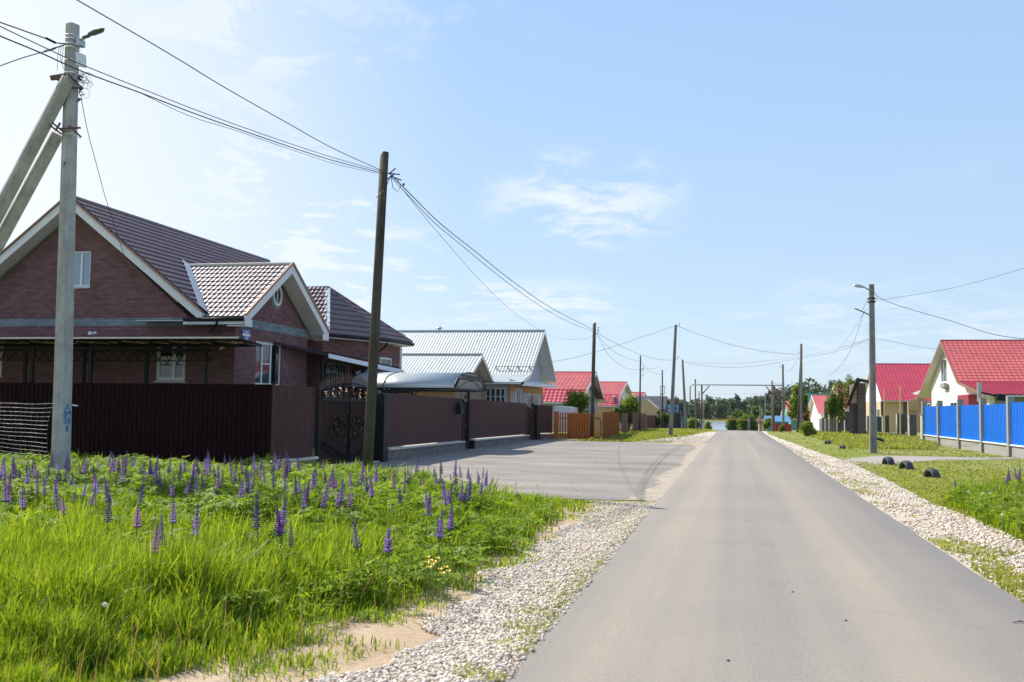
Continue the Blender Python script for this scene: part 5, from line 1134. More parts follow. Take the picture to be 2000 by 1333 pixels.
# farther right houses
def righthouse(label, X, ap, ne, fe, L_, wm, rm_, **k):
    r, e, f_ = yz(*ap, X), yz(*ne, X), yz(*fe, X); return gable_house('gabled_house', label, X, 1, [e, r, f_], L_, wm, rm_, 'tile', (.5, .6), .5, zb=-2.5, **k)
h7 = righthouse('white gabled cottage with bright red roof behind the low white fence', 13.2, (1585, 773), (1598, 808), (1576, 818), 7.5, 'whitewall', 'redtile2')
h8 = righthouse('red roofed white house half hidden by the russet tree', 15.5, (1629, 751), (1650, 800), (1612, 800), 9, 'whitewall', 'redtile2')
h9 = righthouse('long house with green ridge behind the small red roof', 20., (1548, 769), (1575, 800), (1538, 805), 14, 'whitewall', 'greenroof')
h10 = righthouse('small turquoise gabled cottage far down the right side', 11., (1532, 784), (1540, 820), (1524, 815), 5, 'teal', 'redtile2')
def farbox(name, label, px0, px1, py0, py1, Y, dep, wmat, rmat, cat, hip=.35):
    a, b = atY(px0, py1, Y), atY(px1, py0, Y); r = empty(name, ((a.x+b.x)/2, Y+dep/2, gz(Y)), label, cat); zt = a.z+(b.z-a.z)*(1-hip)
    m = MB(); m.box(a.x+.1, b.x-.1, Y+.2, Y+dep-.2, gz(Y)-1.5, zt); m.build('wall', M[wmat], r)
    m = MB(); m.prism([(a.x-.2, Y-.2, zt), (a.x-.2, Y+dep+.2, zt), (a.x-.2, Y+dep/2, b.z)], (b.x-a.x+.4, 0, 0)); m.build('roof', M[rmat], r); return r
farbox('shed', 'shed with light blue roof beside the far red fence', 1497, 1542, 813, 835, 128, 5, 'teal', 'blueroof', 'shed', .5)
farbox('shed', 'tiny pink walled hut far down the street on the right', 1481, 1493, 818, 836, 150, 4, 'beige', 'brownroof', 'hut', .35)
m = MB(); a, b = atY(1514, 829, 120), atY(1546, 829, 120); m.box(a.x, b.x, 120, 120.1, gz(120)-.5, a.z+.05)
for x in np.arange(a.x, b.x, 1.): m.box(x, x+.12, 119.9, 119.99, gz(120)-.5, a.z+.15)
tag(m.build('panel_fence', M['redfence']), 'bright red fence far down the right side', 'fence')

# ------------------------------------------------------------------ blue fence on a plastered plinth
BF = [(1806, 865), (1836, 869), (1876, 875), (1921, 884), (1975, 894)]
BP = [G(x, y) for x, y in BF]; xb_ = lambda p: 11.35
Pb = [Vector((11.35, atX(x, y, 11.35).y, 0)) for x, y in BF]; Pb.append(Vector((11.35, Pb[-1].y-5.5, 0))); Pb.append(Vector((11.35, Pb[-1].y-5.5, 0))); Pb.append(Vector((11.35, Pb[-1].y-5.5, 0)))
bf = empty('blue_fence', (11.35, 52, 0), 'bright blue corrugated fence on a grey plastered plinth with concrete posts', 'fence')
tops = [804, 803, 799, 797]; 
for i in range(len(Pb)-1):
    a, b = Pb[i], Pb[i+1]; zt = 2.24 if i < 4 else 2.30; zp = .50
    m = MB(); corr(m, (b.x, b.y+.14), (a.x, a.y-.14), zp, zt, zp, zt-.02, .22, .045); m.build('panel', M['blue'], bf)
    m = MB(); m.box(11.33, 11.56, b.y+.14, a.y-.14, -.3, zp-.02); m.build('plinth', M['greyconcrete'], bf)
    m = MB(); m.box(11.26, 11.60, b.y+.14, a.y-.14, zp-.018, zp+.03); m.build('coping', M['signwhite'], bf)
for i, p in enumerate(Pb): m = MB(); m.box(11.22, 11.50, p.y-.14, p.y+.14, -.3, 2.53); m.build('post', M['greyconcrete'], bf)
m = MB(); p = atX(1985, 775, 12.6); m.blob((13.6, 40.5, 2.1), (1.5, 2.2, .95), 3); o = m.build('awning', M['awning'], None, True); tag(o, 'rounded blue awning top rising behind the blue fence', 'awning')

# rubble pillars and low wall of an unfinished fence
def pillar(px0, px1, pyt, pyb, label, name='rubble_pillar', dep=.5):
    g0 = G(px0, pyb); g1 = atY(px1, pyb, g0.y); zt = atY(px0, pyt, g0.y).z; r = empty(name, (g0.x, g0.y, 0), label, 'pillar', 'rubble fence pillars')
    t = max(.06, (g1.x-g0.x)*.22)
    m = MB(); m.box(g0.x+t*.4, g1.x, g0.y, g0.y+dep, -.2, zt); m.build('shaft', M['darkstone'], r, bevel=.03)
    m = MB(); m.box(g0.x, g0.x+t*.4, g0.y+.01, g0.y+dep-.01, -.2, zt-.02); m.build('lit_face', M['litstone'], r)  # paler strip paints the lit left face of the pillar
    m = MB(); m.box(g0.x-.03, g1.x+.03, g0.y-.03, g0.y+dep+.03, zt, zt+.06); m.build('cap', M['greyconcrete'], r)
pillar(1801, 1807, 812, 866, 'rubble pillar touching the far end of the blue fence')
pillar(1776, 1791, 810, 852, 'dark rubble pillar, first one left of the blue fence end')
pillar(1752, 1768, 809, 848, 'dark rubble pillar, second one left of the blue fence end')
pillar(1724, 1737, 813, 846, 'rubble pillar just right of the street lamp pole')
pillar(1650, 1661, 805, 846, 'pale old stone pillar in front of the old barn')
def infill(px0, px1, pyt, pyb, label):
    g0 = G(px0, pyb); g1 = atY(px1, pyb, g0.y); zt = atY(px0, pyt, g0.y).z; m = MB(); m.box(g0.x+.16, g1.x, g0.y+.1, g0.y+.3, -.2, zt); r = empty('rubble_wall_panel', (g0.x, g0.y, 0), label, 'wall panel')
    m.build('panel', M['darkstone'], r); m = MB(); m.box(g0.x, g0.x+.155, g0.y, g0.y+.35, -.2, zt+.04); m.build('post', M['litstone'], r)  # pale post paints the lit edge beside the darker panel
infill(1710, 1723, 814, 846, 'dark wall panel just behind the lamp pole'); infill(1693, 1709, 813, 845, 'dark wall panel left of the lamp pole, nearest it'); infill(1679, 1692, 813, 844, 'dark wall panel, second left of the lamp pole'); infill(1666, 1678, 812, 843, 'dark wall panel, third left of the lamp pole'); infill(1641, 1649, 812, 843, 'dark wall panel left of the pale stone pillar')
lf = empty('low_panel_fence', (10, 95, 0), 'low fence of pale panels with dark posts before the white cottage', 'fence')
m = MB(); m2 = MB(); yl_ = 92
for i in range(5):
    a, b = atY(1600+i*7.6, 836, yl_), atY(1606+i*7.6, 836, yl_); m.box(a.x, b.x, yl_, yl_+.08, -.2, atY(1600, 818, yl_).z); m2.box(b.x, b.x+.14, yl_-.04, yl_+.14, -.2, atY(1600, 816, yl_).z)
m.build('panel', M['whitebox'], lf); m2.build('posts', M['darkwood'], lf)
for px, lab in ((1610, 'left one of two tall dark gate posts behind the pale panels'), (1622, 'right one of two tall dark gate posts behind the pale panels')):
    a = atY(px, 790, 94.5); m = MB(); m.box(a.x, a.x+.32, 94.5, 94.9, -.2, a.z+.2); tag(m.build('gate_post', M['darkwood'], bevel=.01), lab, 'post')
for px, pt, lab in ((1727, 760, 'thin wooden stick standing by the first rubble pillar right of the lamp pole'), (1758, 754, 'thin wooden stick standing above the second rubble pillar from the blue fence')):
    a, b = atY(px, 815, 72), atY(px+.5, pt, 72); m = MB(); m.tube([(a.x, 72, 0), tuple(b)], .05, 5); tag(m.build('wooden_stick', M['palewood']), lab, 'stick')

# ------------------------------------------------------------------ half buried tyres
def tyre(root, R=.30, W_=.24):
    prof = [(R-.09, -W_*.42), (R-.03, -W_*.5), (R-.008, -W_*.42), (R, -W_*.2), (R, W_*.2), (R-.008, W_*.42), (R-.03, W_*.5), (R-.09, W_*.42), (R-.105, W_*.3), (R-.105, -W_*.3)]; n = 36; vs = []; m = MB()
    for k in range(n+1):
        a = math.pi*(-.12+1.24*k/n)
        for q, (r, y) in enumerate(prof):
            rr = r+(.006 if k % 2 and q in (3, 4) else 0); vs.append((rr*math.cos(a), y, rr*math.sin(a)))
    p_ = len(prof); m.add(vs, [(k*p_+i, k*p_+(i+1) % p_, (k+1)*p_+(i+1) % p_, (k+1)*p_+i) for k in range(n) for i in range(p_)])
    o = m.build('tread', M['rubber'], root, True)
    m = MB(); 
    for y in (-W_*.5, W_*.5): m.tube([((R-.06)*math.cos(math.pi*t/20), y, (R-.06)*math.sin(math.pi*t/20)) for t in range(21)], .006, 4)
    m.build('sidewall_ring', M['rubber'], root)
TY = [(1735, 911, .30, .15, 'half buried tyre on the right lawn, leftmost of the three near ones'), (1770, 920, .30, .15, 'half buried tyre on the right lawn, middle of the three near ones'), (1820, 936, .28, .2, 'half buried tyre on the right lawn, nearest to the camera'),
      (1617, 871, .26, .1, 'small half buried tyre on the far lawn, left one of the far pair'), (1646, 881, .24, .3, 'small half buried tyre on the far lawn, right one of the far pair')]
tp0 = empty('half_buried_tyre', (0, 0, 0)); tyre(tp0)
for i, (px, py, s, rz_, lab) in enumerate(TY):
    o = tp0 if i == 0 else copy_tree(tp0); p = G(px, py-3); o.location = (p.x, p.y, -.03); o.scale = (s/.30,)*3; o.rotation_euler = (0, rnd.uniform(-.05, .05), math.radians(104+rnd.uniform(-5, 5))); tag(o, lab, 'tyre', 'tyres set in the right lawn')
o = copy_tree(tp0); p = G(1716, 869); o.location = (p.x, p.y+.5, -.02); o.scale = (1.7, .7, 1.35); o.rotation_euler = (0, 0, .3); tag(o, 'thin black tyre arch standing in the grass right behind the lamp pole', 'tyre', 'tyres set in the right lawn')

# ------------------------------------------------------------------ orange picket gates and the fences beyond
OF = empty('picket_fence', (-9, 56, 0), 'orange brown timber picket gates at the end of the driveway', 'gate')
Yo = 55.9; a, b = atY(1081, 860, Yo), atY(1108, 860, Yo); 
m = MB(); xx = a.x; m.box(xx, atY(1091, 860, Yo).x, Yo, Yo+.03, .08, 1.62); m.build('side_panel', M['orange'], OF)
m = MB(); m.bar((atY(1090, 860, Yo).x, Yo+.05, .35), (atY(1151, 860, Yo).x, Yo+.05, .35), .07); m.bar((atY(1090, 860, Yo).x, Yo+.05, 1.25), (atY(1151, 860, Yo).x, Yo+.05, 1.25), .07); m.build('rails', M['rust'], OF)
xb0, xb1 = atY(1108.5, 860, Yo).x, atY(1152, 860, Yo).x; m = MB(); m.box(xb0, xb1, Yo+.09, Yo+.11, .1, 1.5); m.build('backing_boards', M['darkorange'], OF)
px = 1092.5
while px < 1152:
    w_ = 2.9 if px < 1108 else 3.4; x0, x1 = atY(px, 850, Yo).x, atY(px+w_, 850, Yo).x; m = MB(); h_ = 1.60+rnd.uniform(-.02, .02)
    m.prism([(x0, Yo, .07), (x1, Yo, .07), (x1, Yo, h_-.04), ((x0+x1)/2, Yo, h_), (x0, Yo, h_-.04)], (0, .025, 0)); m.build('picket', M['orange'], OF); px += 4.9 if px < 1108 else 5.1
WG = empty('picket_wicket', (-7.4, 55.9, 0), 'ochre picket wicket with a rounded brown steel frame right of the wooden pole', 'gate')
x0, x1 = atY(1160, 860, Yo).x, atY(1174, 860, Yo).x
for k in range(4): xa_, xb2 = x0+(x1-x0)*(k+.06)/4, x0+(x1-x0)*(k+.86)/4; m = MB(); m.box(xa_, xb2, Yo-.02, Yo+.01, .1, 1.60); m.build('picket', M['ochre'], WG)
m = MB(); m.tube([(x0, Yo-.06, 1.27), (x1-.12, Yo-.06, 1.27), (x1-.03, Yo-.06, 1.2), (x1, Yo-.06, 1.1), (x1, Yo-.06, .28), (x1-.05, Yo-.06, .2), (x0, Yo-.06, .2)], .03, 6); m.build('frame', M['rust'], WG)
m = MB(); pa, pb = Vector((x1+.06, Yo+.02, 0)), Vector((atY(1209, 845, 71).x, 71, 0)); corr(m, tuple(pa), tuple(pb), .05, 1.62, .05, 1.66, .4, .01); tag(m.build('sheet_fence', M['brownpanel']), 'plain brown sheet fence receding beyond the orange pickets', 'fence')
def pickets(label, A, B, h, mat, step=.16, gap=.04, jit=.06, name='picket_fence'):
    r = empty(name, ((A[0]+B[0])/2, (A[1]+B[1])/2, 0), label, 'fence'); a, b = Vector((A[0], A[1], 0)), Vector((B[0], B[1], 0)); L_ = (b-a).length; U = (b-a)/L_; Nn = Vector((U.y, -U.x, 0)); n = min(100, int(L_/step)); st = L_/n; m = MB()
    for z in (.35, h-.35): m.bar(a-Nn*.04+Vector((0, 0, z)), b-Nn*.04+Vector((0, 0, z)), .05)
    m.build('rails', M['greywood'], r)
    for k in range(n):
        if rnd.random() < .05: continue
        hh = h+rnd.uniform(-jit, jit); p = a+U*(k*st); q = p+U*(st-gap); ti = U*rnd.uniform(-.03, .03); m = MB()
        m.prism([p, q, q+Vector((0, 0, hh-.06))+ti, (p+q)/2+Vector((0, 0, hh))+ti, p+Vector((0, 0, hh-.06))+ti], Nn*.02); m.build('picket', M[mat], r)
pickets('old grey topped pickets just beyond the brown sheet fence', (pb.x+.1, 71.5), (atY(1226, 840, 76).x, 76), 1.5, 'purplewood')
pickets('old leaning purple pickets behind the thin pole', (atY(1235, 840, 79).x, 79), (atY(1262, 840, 92).x, 92), 1.5, 'purplewood', .18, .04, .12)
cfe = cfence('faded red board fence far along the left lawn', (atY(1263, 838, 93).x, 93), (atY(1330, 830, 128).x, 128), -.8, 1.35, 'purplefence', z0b=-1.6, z1b=1.05)
for o in cfe.children:
    if o.name.startswith('panel'): o.data.materials[0] = M['purplewood']
m = MB(); a, b = atY(1083, 805, 61), atY(1113, 795, 61); c3 = atY(1123, 796, 62); zt = atY(1083, 793, 61).z
m.prism([(a.x, 61, .4), (b.x-.15, 61, .4), (b.x, 61, zt-.05), (a.x, 61, zt)], (0, 3, 0)); m.prism([(b.x-.15, 61.01, .4), (c3.x, 62, .6), (c3.x, 62, zt-.1), (b.x, 61.01, zt-.06)], (0, 1.8, 0)); tag(m.build('white_container', M['whitebox'], bevel=.02), 'white box shaped container rising behind the orange pickets', 'container')
# blue signboard and bits at the far end
Yb = 108; r_ = empty('signboard', (atY(1315, 800, Yb).x, Yb, 0), 'pale blue signboard in a grid of panels far behind the leaning pole', 'signboard'); m = MB()
a, b = atY(1303, 806, Yb), atY(1326, 790, Yb); W_ = b.x-a.x; Hh = b.z-a.z
for i in range(3):
    for j in range(2): m = MB(); m.box(a.x+W_*i/3+.04, a.x+W_*(i+1)/3-.04, Yb-.04, Yb, a.z+Hh*j/2+.04, a.z+Hh*(j+1)/2-.04); m.build('panel', M['signpanel'], r_)
m = MB(); m.box(a.x-.05, b.x+.05, Yb+.005, Yb+.07, a.z-.05, b.z+.05); m.bar((a.x+.3, Yb+.1, -1), (a.x+.3, Yb+.1, a.z), .12); m.bar((b.x-.3, Yb+.1, -1), (b.x-.3, Yb+.1, a.z), .12); m.box(b.x-.9, b.x+.2, Yb+.2, Yb+2, -.5, a.z-.1); m.build('frame', M['darkroof'], r_)
m = MB(); a, b = atY(1332, 826, 120), atY(1341, 816, 120); m.box(a.x, b.x, 120, 121.2, gz(120)-.3, b.z); m.box(a.x-.06, b.x+.06, 119.95, 121.25, b.z, b.z+.08); tag(m.build('waste_bin', M['greenroof'], bevel=.03), 'green waste container at the far end of the left lawn', 'bin')
YP = 108.; m = MB(); r_ = empty('pole_frame', (atY(1294, 762, 101).x, 101, 0), 'small rectangular steel frame standing on a stalk above the dark roof', 'frame')
q = [atY(px, py, 101) for px, py in ((1290, 755), (1298.5, 755), (1298.5, 770), (1290, 770))]
for i in range(4): m.bar(q[i], q[(i+1) % 4], .06)
m.bar(q[3], (q[3].x, 101, gz(101)-.3), .09); m.build('frame', M['greywood'], r_)

# ------------------------------------------------------------------ gas pipe over the street
GPp = empty('gas_pipe_gantry', (0, 100, -.1), 'overhead gas pipe crossing the street on two rusty posts', 'gas pipe'); Yg = 100.
def qy(px, py): return atY(px, py, Yg)
zg = qy(1440, 752.5).z; L0, R0, B0, B1 = qy(1348, 753).x, qy(1533, 756).x, qy(1370.5, 800).x, qy(1511.5, 800).x
m = MB(); m.tube([(L0, Yg, qy(1348, 782).z), (L0, Yg, zg-.2), (L0+.2, Yg, zg), (R0-.2, Yg, zg), (R0, Yg, zg-.2), (R0, Yg, qy(1533, 800).z)], .055, 8); m.build('pipe', M['pipegrey'], GPp, True)
for x, s in ((B0, 1), (B1, -1)):
    m = MB(); m.tube([(x, Yg+.1, -.5), (x, Yg+.1, zg-.05)], .085, 8); m.tube([(x, Yg+.1, zg-.95), (x+s*.75, Yg+.1, zg-.1)], .06, 6)
    if s < 0: m.tube([(x, Yg+.1, zg-.1), (x+1.6, Yg+.3, zg-2.3)], .07, 6)
    m.build('post', M['rust'], GPp, True)

# ------------------------------------------------------------------ poles
def pole(name, label, base, top, wb, wt, Y=None, mat='wood', cat='utility pole', cut=False, square=False, extra=None):
    g0 = G(*base) if Y is None else atY(*base, Y); Yb = g0.y; t = atY(*top, Yb); k = Yb/FPX*1.02; r = empty(name, (g0.x, Yb, gz(Yb)), label, cat, 'utility poles along the street')
    b = Vector((g0.x, Yb, gz(Yb)-.6)); b = b+(t-Vector((g0.x, Yb, gz(Yb))))*(-.6/(t.z-gz(Yb)))*0; m = MB()
    if square: 
        d = (t-b).normalized(); a = wb*k/2; c = wt*k/2; rot = .08; X = Vector((math.cos(rot), math.sin(rot), 0)); Yv = Vector((-math.sin(rot), math.cos(rot), 0)); vs = []
        for p, s in ((b, a), (t, c)):
            for i, j in ((-1, -.75), (-.75, -1), (.75, -1), (1, -.75), (1, .75), (.75, 1), (-.75, 1), (-1, .75)): vs.append(p+X*(s*i*.95)+Yv*(s*j*.95))
        m.add(vs, [tuple(range(8))[::-1], tuple(range(8, 16))]+[(i, (i+1) % 8, 8+(i+1) % 8, 8+i) for i in range(8)])
    else:
        m.tube([b+(t-b)*u for u in (0, .3, .6, 1)], wb*k/2, 12, wt*k/2)
        if cut:
            n_ = len(m.v); 
            for i in range(n_-12, n_): x, y, z = m.v[i]; m.v[i] = (x, y, z+min(0, (x-t.x)*1.4))
    m.build('shaft', M[mat], r, not square)
    if extra: extra(r, b, t)
    return r
def hooks(zs, side=1, n=2):
    def f(r, b, t):
        m = MB()
        for z in zs:
            p = b+(t-b)*((z-b.z)/(t.z-b.z)); m.tube([p, p+Vector((.16*side, -.1, .0)), p+Vector((.26*side, -.12, .02)), p+Vector((.27*side, -.12, .12))], .014, 5); m.blob(p+Vector((.27*side, -.12, .16)), (.035, .035, .05), 1)
        m.build('insulator', M['blackmetal'], r)
    return f
def nearx(r, b, t):
    m = MB(); p = t+Vector((.09, -.05, -.52))
    for a, b_ in (((0, 0, 0), (.30, .1, -.02)), ((.05, 0, -.02), (.22, -.02, .10)), ((.1, 0, -.08), (.34, .1, -.16)), ((.02, 0, -.15), (.2, 0, -.02))): m.bar(p+Vector(a), p+Vector(b_), .022)
    m.blob(p+Vector((.33, .28, -.22)), (.03, .03, .045), 1); m.tube([p+Vector((.12, -.03, -.12)), p+Vector((.17, -.03, -.36)), p+Vector((.28, 0, -.46)), p+Vector((.36, 0, -.32)), p+Vector((.26, 0, -.14))], .008, 4)
    m.tube([p+Vector((.10, -.05, -.1)), p+Vector((.02, -.14, -.42)), p+Vector((-.2, -.16, -.62))], .009, 4); m.build('cable_clamp', M['blackmetal'], r)
    m = MB(); 
    for z in (.9, 2.0): q = b+(t-b)*((t.z-z-b.z)/(t.z-b.z)); m.tube([q+Vector((.1*math.cos(a), .1*math.sin(a), 0)) for a in [k*.7 for k in range(10)]], .006, 4)
    m.build('binding_wire', M['steel'], r)
pole('wooden_pole', 'leaning round wooden pole with slanted top standing by the double gate', (715, 938), (751, 298), 22, 18, None, 'wood', cut=True, extra=nearx)
pole('wooden_pole', 'dark wooden pole rising in front of the orange picket gates', (1155.5, 858), (1161, 631), 8.5, 6.5, None, 'wood', cut=True, extra=hooks([6.3, 6.5]))
pole('wooden_pole', 'thin black pole with a lamp bracket on the far left lawn', (1249, 844), (1251, 695), 4, 2.6, None, 'wood', extra=hooks([5.2, 5.0, 4.6]))
pole('wooden_pole', 'thin dark pole in front of the slate roofed house', (1294.5, 834), (1293.5, 723), 3.6, 2.4, 101)
pole('concrete_pole', 'tall leaning concrete pole on the left lawn, beyond the driveway', (1309, 853), (1320, 635), 8.5, 5, None, 'oldconcrete', square=True, extra=hooks([5.3, 7.55]))
pole('concrete_pole', 'grey pole leaning left with a thickened foot near the far lawn end', (1341, 838), (1333, 703), 6.5, 3.5, 99, 'oldconcrete', square=True)
pole('concrete_pole', 'straight thin concrete pole just left of the gas pipe post', (1359, 831), (1358, 741), 3.2, 2.6, 108, 'oldconcrete', square=True)
pole('wooden_pole', 'short brown stake between the concrete pole and the rusty gantry post', (1368, 832), (1365, 764), 2.4, 1.6, 112)
pole('wooden_pole', 'pale stake right of the left gantry post', (1375, 831), (1374, 780), 2.4, 2, 116, 'oldconcrete')
pole('wooden_pole', 'short dark pole between the blue sign panels', (1319.5, 832), (1319.5, 773), 2.4, 1.8, 106)
pole('concrete_pole', 'concrete pole beside the right gantry post', (1508, 836), (1508, 744), 3.6, 2.8, 108, 'oldconcrete', square=True)
pole('concrete_pole', 'tall concrete pole between gas pipe end and turquoise cottage', (1530, 836), (1529, 712), 4.6, 3.2, 101, 'oldconcrete', square=True, extra=hooks([6.2], -1))
pole('concrete_pole', 'slim far pole left of the right gantry post', (1495, 834), (1495, 767), 2.6, 2, 132, 'oldconcrete')
pole('concrete_pole', 'farthest slim pole seen against the dark forest, left of its twin', (1485, 834), (1484.5, 790), 2, 1.6, 150, 'oldconcrete')
pole('concrete_pole', 'farthest slim pole seen against the dark forest, right of its twin', (1488.5, 834), (1488, 796), 2, 1.6, 156, 'oldconcrete')
def strut(r, b, t):
    m = MB(); p = atY(1557.5, 841, b.y+.2); m.tube([(p.x, b.y+.2, -.4), t+Vector((0, .1, -1.0))], .14, 8, .10); m.build('strut', M['wood'], r)
pole('concrete_pole', 'tall pole with a leaning strut behind the round green bush', (1564.5, 846), (1565, 672), 5, 4, 94, 'oldconcrete', square=True, extra=lambda r, b, t: (strut(r, b, t), hooks([7.1, 6.6], -1)(r, b, t)))
for px, lab in ((1461, 'left of two small white far posts past the crest'), (1464, 'right of two small white far posts past the crest')):
    pole('white_post', lab, (px, 836), (px, 818), 1.1, 1.1, 150, 'greyconcrete', cat='post')
def lampextra(r, b, t):
    m = MB(); p = t+Vector((0, 0, -.18)); m.tube([p+Vector((-.05, 0, -.05)), p+Vector((-.16, -.03, -.04)), p+Vector((-.26, -.05, .02))], .025, 6); arm = m.build('lamp_arm', M['blackmetal'], r)
    m = MB(); L1, L2 = p+Vector((-.24, -.05, .02)), p+Vector((-.80, -.1, .12)); ax = (L2-L1); n = 12
    vs = []; pr = [(0, .05), (.12, .07), (.3, .12), (.6, .15), (.85, .11), (1., .03)]
    up = Vector((.12, 0, 1)).normalized(); sd = ax.cross(up).normalized()
    for u, r0 in pr:
        for k in range(n): a = 2*math.pi*k/n; s = math.sin(a); vs.append(L1+ax*u+sd*(r0*math.cos(a))+up*(r0*.75*s if s > 0 else r0*.22*s))
    m.add(vs, [(i*n+k, i*n+(k+1) % n, (i+1)*n+(k+1) % n, (i+1)*n+k) for i in range(len(pr)-1) for k in range(n)]+[tuple(range(n))[::-1], tuple(range((len(pr)-1)*n, len(pr)*n))])
    m.build('lamp_head', M['steel'], arm, True)
    m = MB()
    for z, w_ in ((.42, .20), (.62, .26), (.78, .30)): q = t+Vector((0, 0, -z)); m.lathe([(w_*.55, -.03), (w_*.62, 0), (w_*.55, .03)], q, 10)
    m.bar(t+Vector((-.2, 0, -.62)), t+Vector((.25, 0, -.62)), .03); m.build('clamp_band', M['blackmetal'], r)
    m = MB(); q = t+Vector((-.1, 0, -1.35)); m.bar(q, q+Vector((-.62, -.1, .28)), .05); m.tube([q+Vector((-.32, 0, .15)), q+Vector((-.12, 0, .55)), q+Vector((-.02, 0, .72))], .012, 4); m.build('bracket', M['pipegrey'], r)
pole('lamp_pole', 'concrete street lamp pole with a small white lamp head on the right lawn', (1705.5, 886), (1702, 556), 13, 9, None, 'oldconcrete', cat='street lamp', square=True, extra=lampextra)

# the big concrete pole at the left with two concrete struts
CPy = 17.9; cb = atY(117, 957, CPy); ct_ = atY(141.5, 48, CPy)
CPo = empty('concrete_pole', (cb.x, CPy, 0), 'massive grey concrete pole at the left with street lamp, junction box and two raking struts', 'utility pole', 'utility poles along the street')
def conc(mb, a, b, w0, w1, rot=.45, ch=.6):
    X = Vector((math.cos(rot), math.sin(rot), 0)); Yv = Vector((-math.sin(rot), math.cos(rot), 0)); d = (b-a).normalized()
    if rot > 9: X = Vector((.45, .75, -.42))
    X = (X-d*X.dot(d)).normalized(); Yv = d.cross(X); vs = []
    for p, s in ((a, w0), (b, w1)):
        for i, j in ((-1, -ch), (-ch, -1), (1, -.82), (1, .82), (-ch, 1), (-1, ch)): vs.append(p+X*(s*i/2)+Yv*(s*j/2))
    mb.add(vs, [tuple(range(6))[::-1], tuple(range(6, 12))]+[(i, (i+1) % 6, 6+(i+1) % 6, 6+i) for i in range(6)])
m = MB(); conc(m, Vector((cb.x, CPy, -.5)), ct_, .315, .225, 1.25); m.build('shaft', M['concrete'], CPo, bevel=.012)
for (px0, py0), (px1, py1), Yt, w_ in (((134, 153), (0, 408), 17.75, .26), ((113, 262), (0, 470), 18.0, .24)):
    p0, p1 = atY(px0, py0, Yt-.05), atY(px1-8, py1+15, Yt-.05); d = (p1-p0); k = (p0.z+.4)/(p0.z-p1.z); m = MB(); conc(m, p0+d*k, p0, w_*1.08, w_*.95, 10); m.build('strut', M['concrete'], CPo, bevel=.012)
def cp(px, py, dy=0.): return atY(px, py, CPy+dy)
m = MB(); a = cp(97, 148, -.2); b = cp(133, 142, -.1); m.prism([a, b, b+Vector((.02, .3, 0)), a+Vector((0, .3, 0))], (0, 0, -.03)); m.prism([a, b, b+Vector((0, 0, -.13)), a+Vector((.03, 0, -.10))], (0, .03, 0))
m.bar(cp(133, 145, -.17), cp(160, 172, -.2), .03); m.bar(cp(130, 172, -.17), cp(158, 172, -.15), .035)
for q0, q1 in (((97, 245), (120, 262)), ((102, 240), (124, 258)), ((118, 252), (157, 250)), ((136, 246), (158, 268)), ((108, 256), (118, 240))): m.bar(cp(*q0, -.22), cp(*q1, -.18), .035)
m.build('strut_bracket', M['rust'], CPo)
m = MB()
for py in (67, 74, 84, 91, 116, 141, 262): m.tube([cp(126.5, py, -.14), cp(141, py-1, -.19), cp(157, py+9, .04)], .010, 5)
m.build('steel_band', M['signwhite'], CPo)
m = MB(); a = cp(147, 100, -.20); b = cp(163, 128, -.12); zc = (a.z+b.z)/2
m.prism([a, cp(163, 106, -.08), cp(163.5, 131, -.08), cp(148, 127, -.20)], (0, .10, 0)); m.build('junction_box', M['white'], CPo, bevel=.01)
m = MB(); a = cp(157, 80); b = cp(172, 71, -.15); m.tube([cp(155, 95, .0), a, b], .022, 6); m.box(a.x-.03, a.x+.05, CPy-.1, CPy+.1, a.z-.12, a.z+.02); arm = m.build('lamp_arm', M['steel'], CPo)
m = MB(); L1, L2 = cp(163, 75, -.1), cp(203, 56, -.5); ax = L2-L1; up = Vector((-.25, 0, 1)).normalized(); sd = ax.cross(up).normalized(); vs = []; n = 10; pr = [(0, .045), (.15, .07), (.3, .05), (.42, .09), (.75, .11), (1., .02)]
for u, r0 in pr:
    for k in range(n): a = 2*math.pi*k/n; s = math.sin(a); vs.append(L1+ax*u+sd*(r0*math.cos(a))+up*(r0*.55*s if s > 0 else r0*.3*s))
m.add(vs, [(i*n+k, i*n+(k+1) % n, (i+1)*n+(k+1) % n, (i+1)*n+k) for i in range(len(pr)-1) for k in range(n)]+[tuple(range(n))[::-1], tuple(range((len(pr)-1)*n, len(pr)*n))]); m.build('lamp_head', M['lampgrey'], arm, True)
m = MB(); g = random.Random(4)
for i in range(13):
    c0 = cp(157+g.uniform(0, 12), 150+g.uniform(-5, 30), -.15); r0 = g.uniform(.06, .22); ph = g.uniform(0, 6); ex_ = g.uniform(.5, 1)
    m.tube([c0+Vector((r0*math.cos(ph+t), .1*math.sin(t*2), r0*ex_*math.sin(ph+t))) for t in [k*.45 for k in range(g.randint(8, 14))]], .004, 3)
for i in range(16): c0 = cp(155+g.uniform(-1, 5), 146+g.uniform(0, 50), -.12); m.bar(c0, c0+Vector((g.uniform(-.07, .1), 0, g.uniform(-.1, .08))), g.uniform(.012, .03))
for q in (((120, 90), (117, 110), (124, 135)), ((116, 92), (112, 115), (112, 138)), ((124, 88), (122, 108), (120, 125))): m.tube([cp(*a_, -.2) for a_ in q], .006, 4)
m.build('wire_coils', M['cable'], CPo)
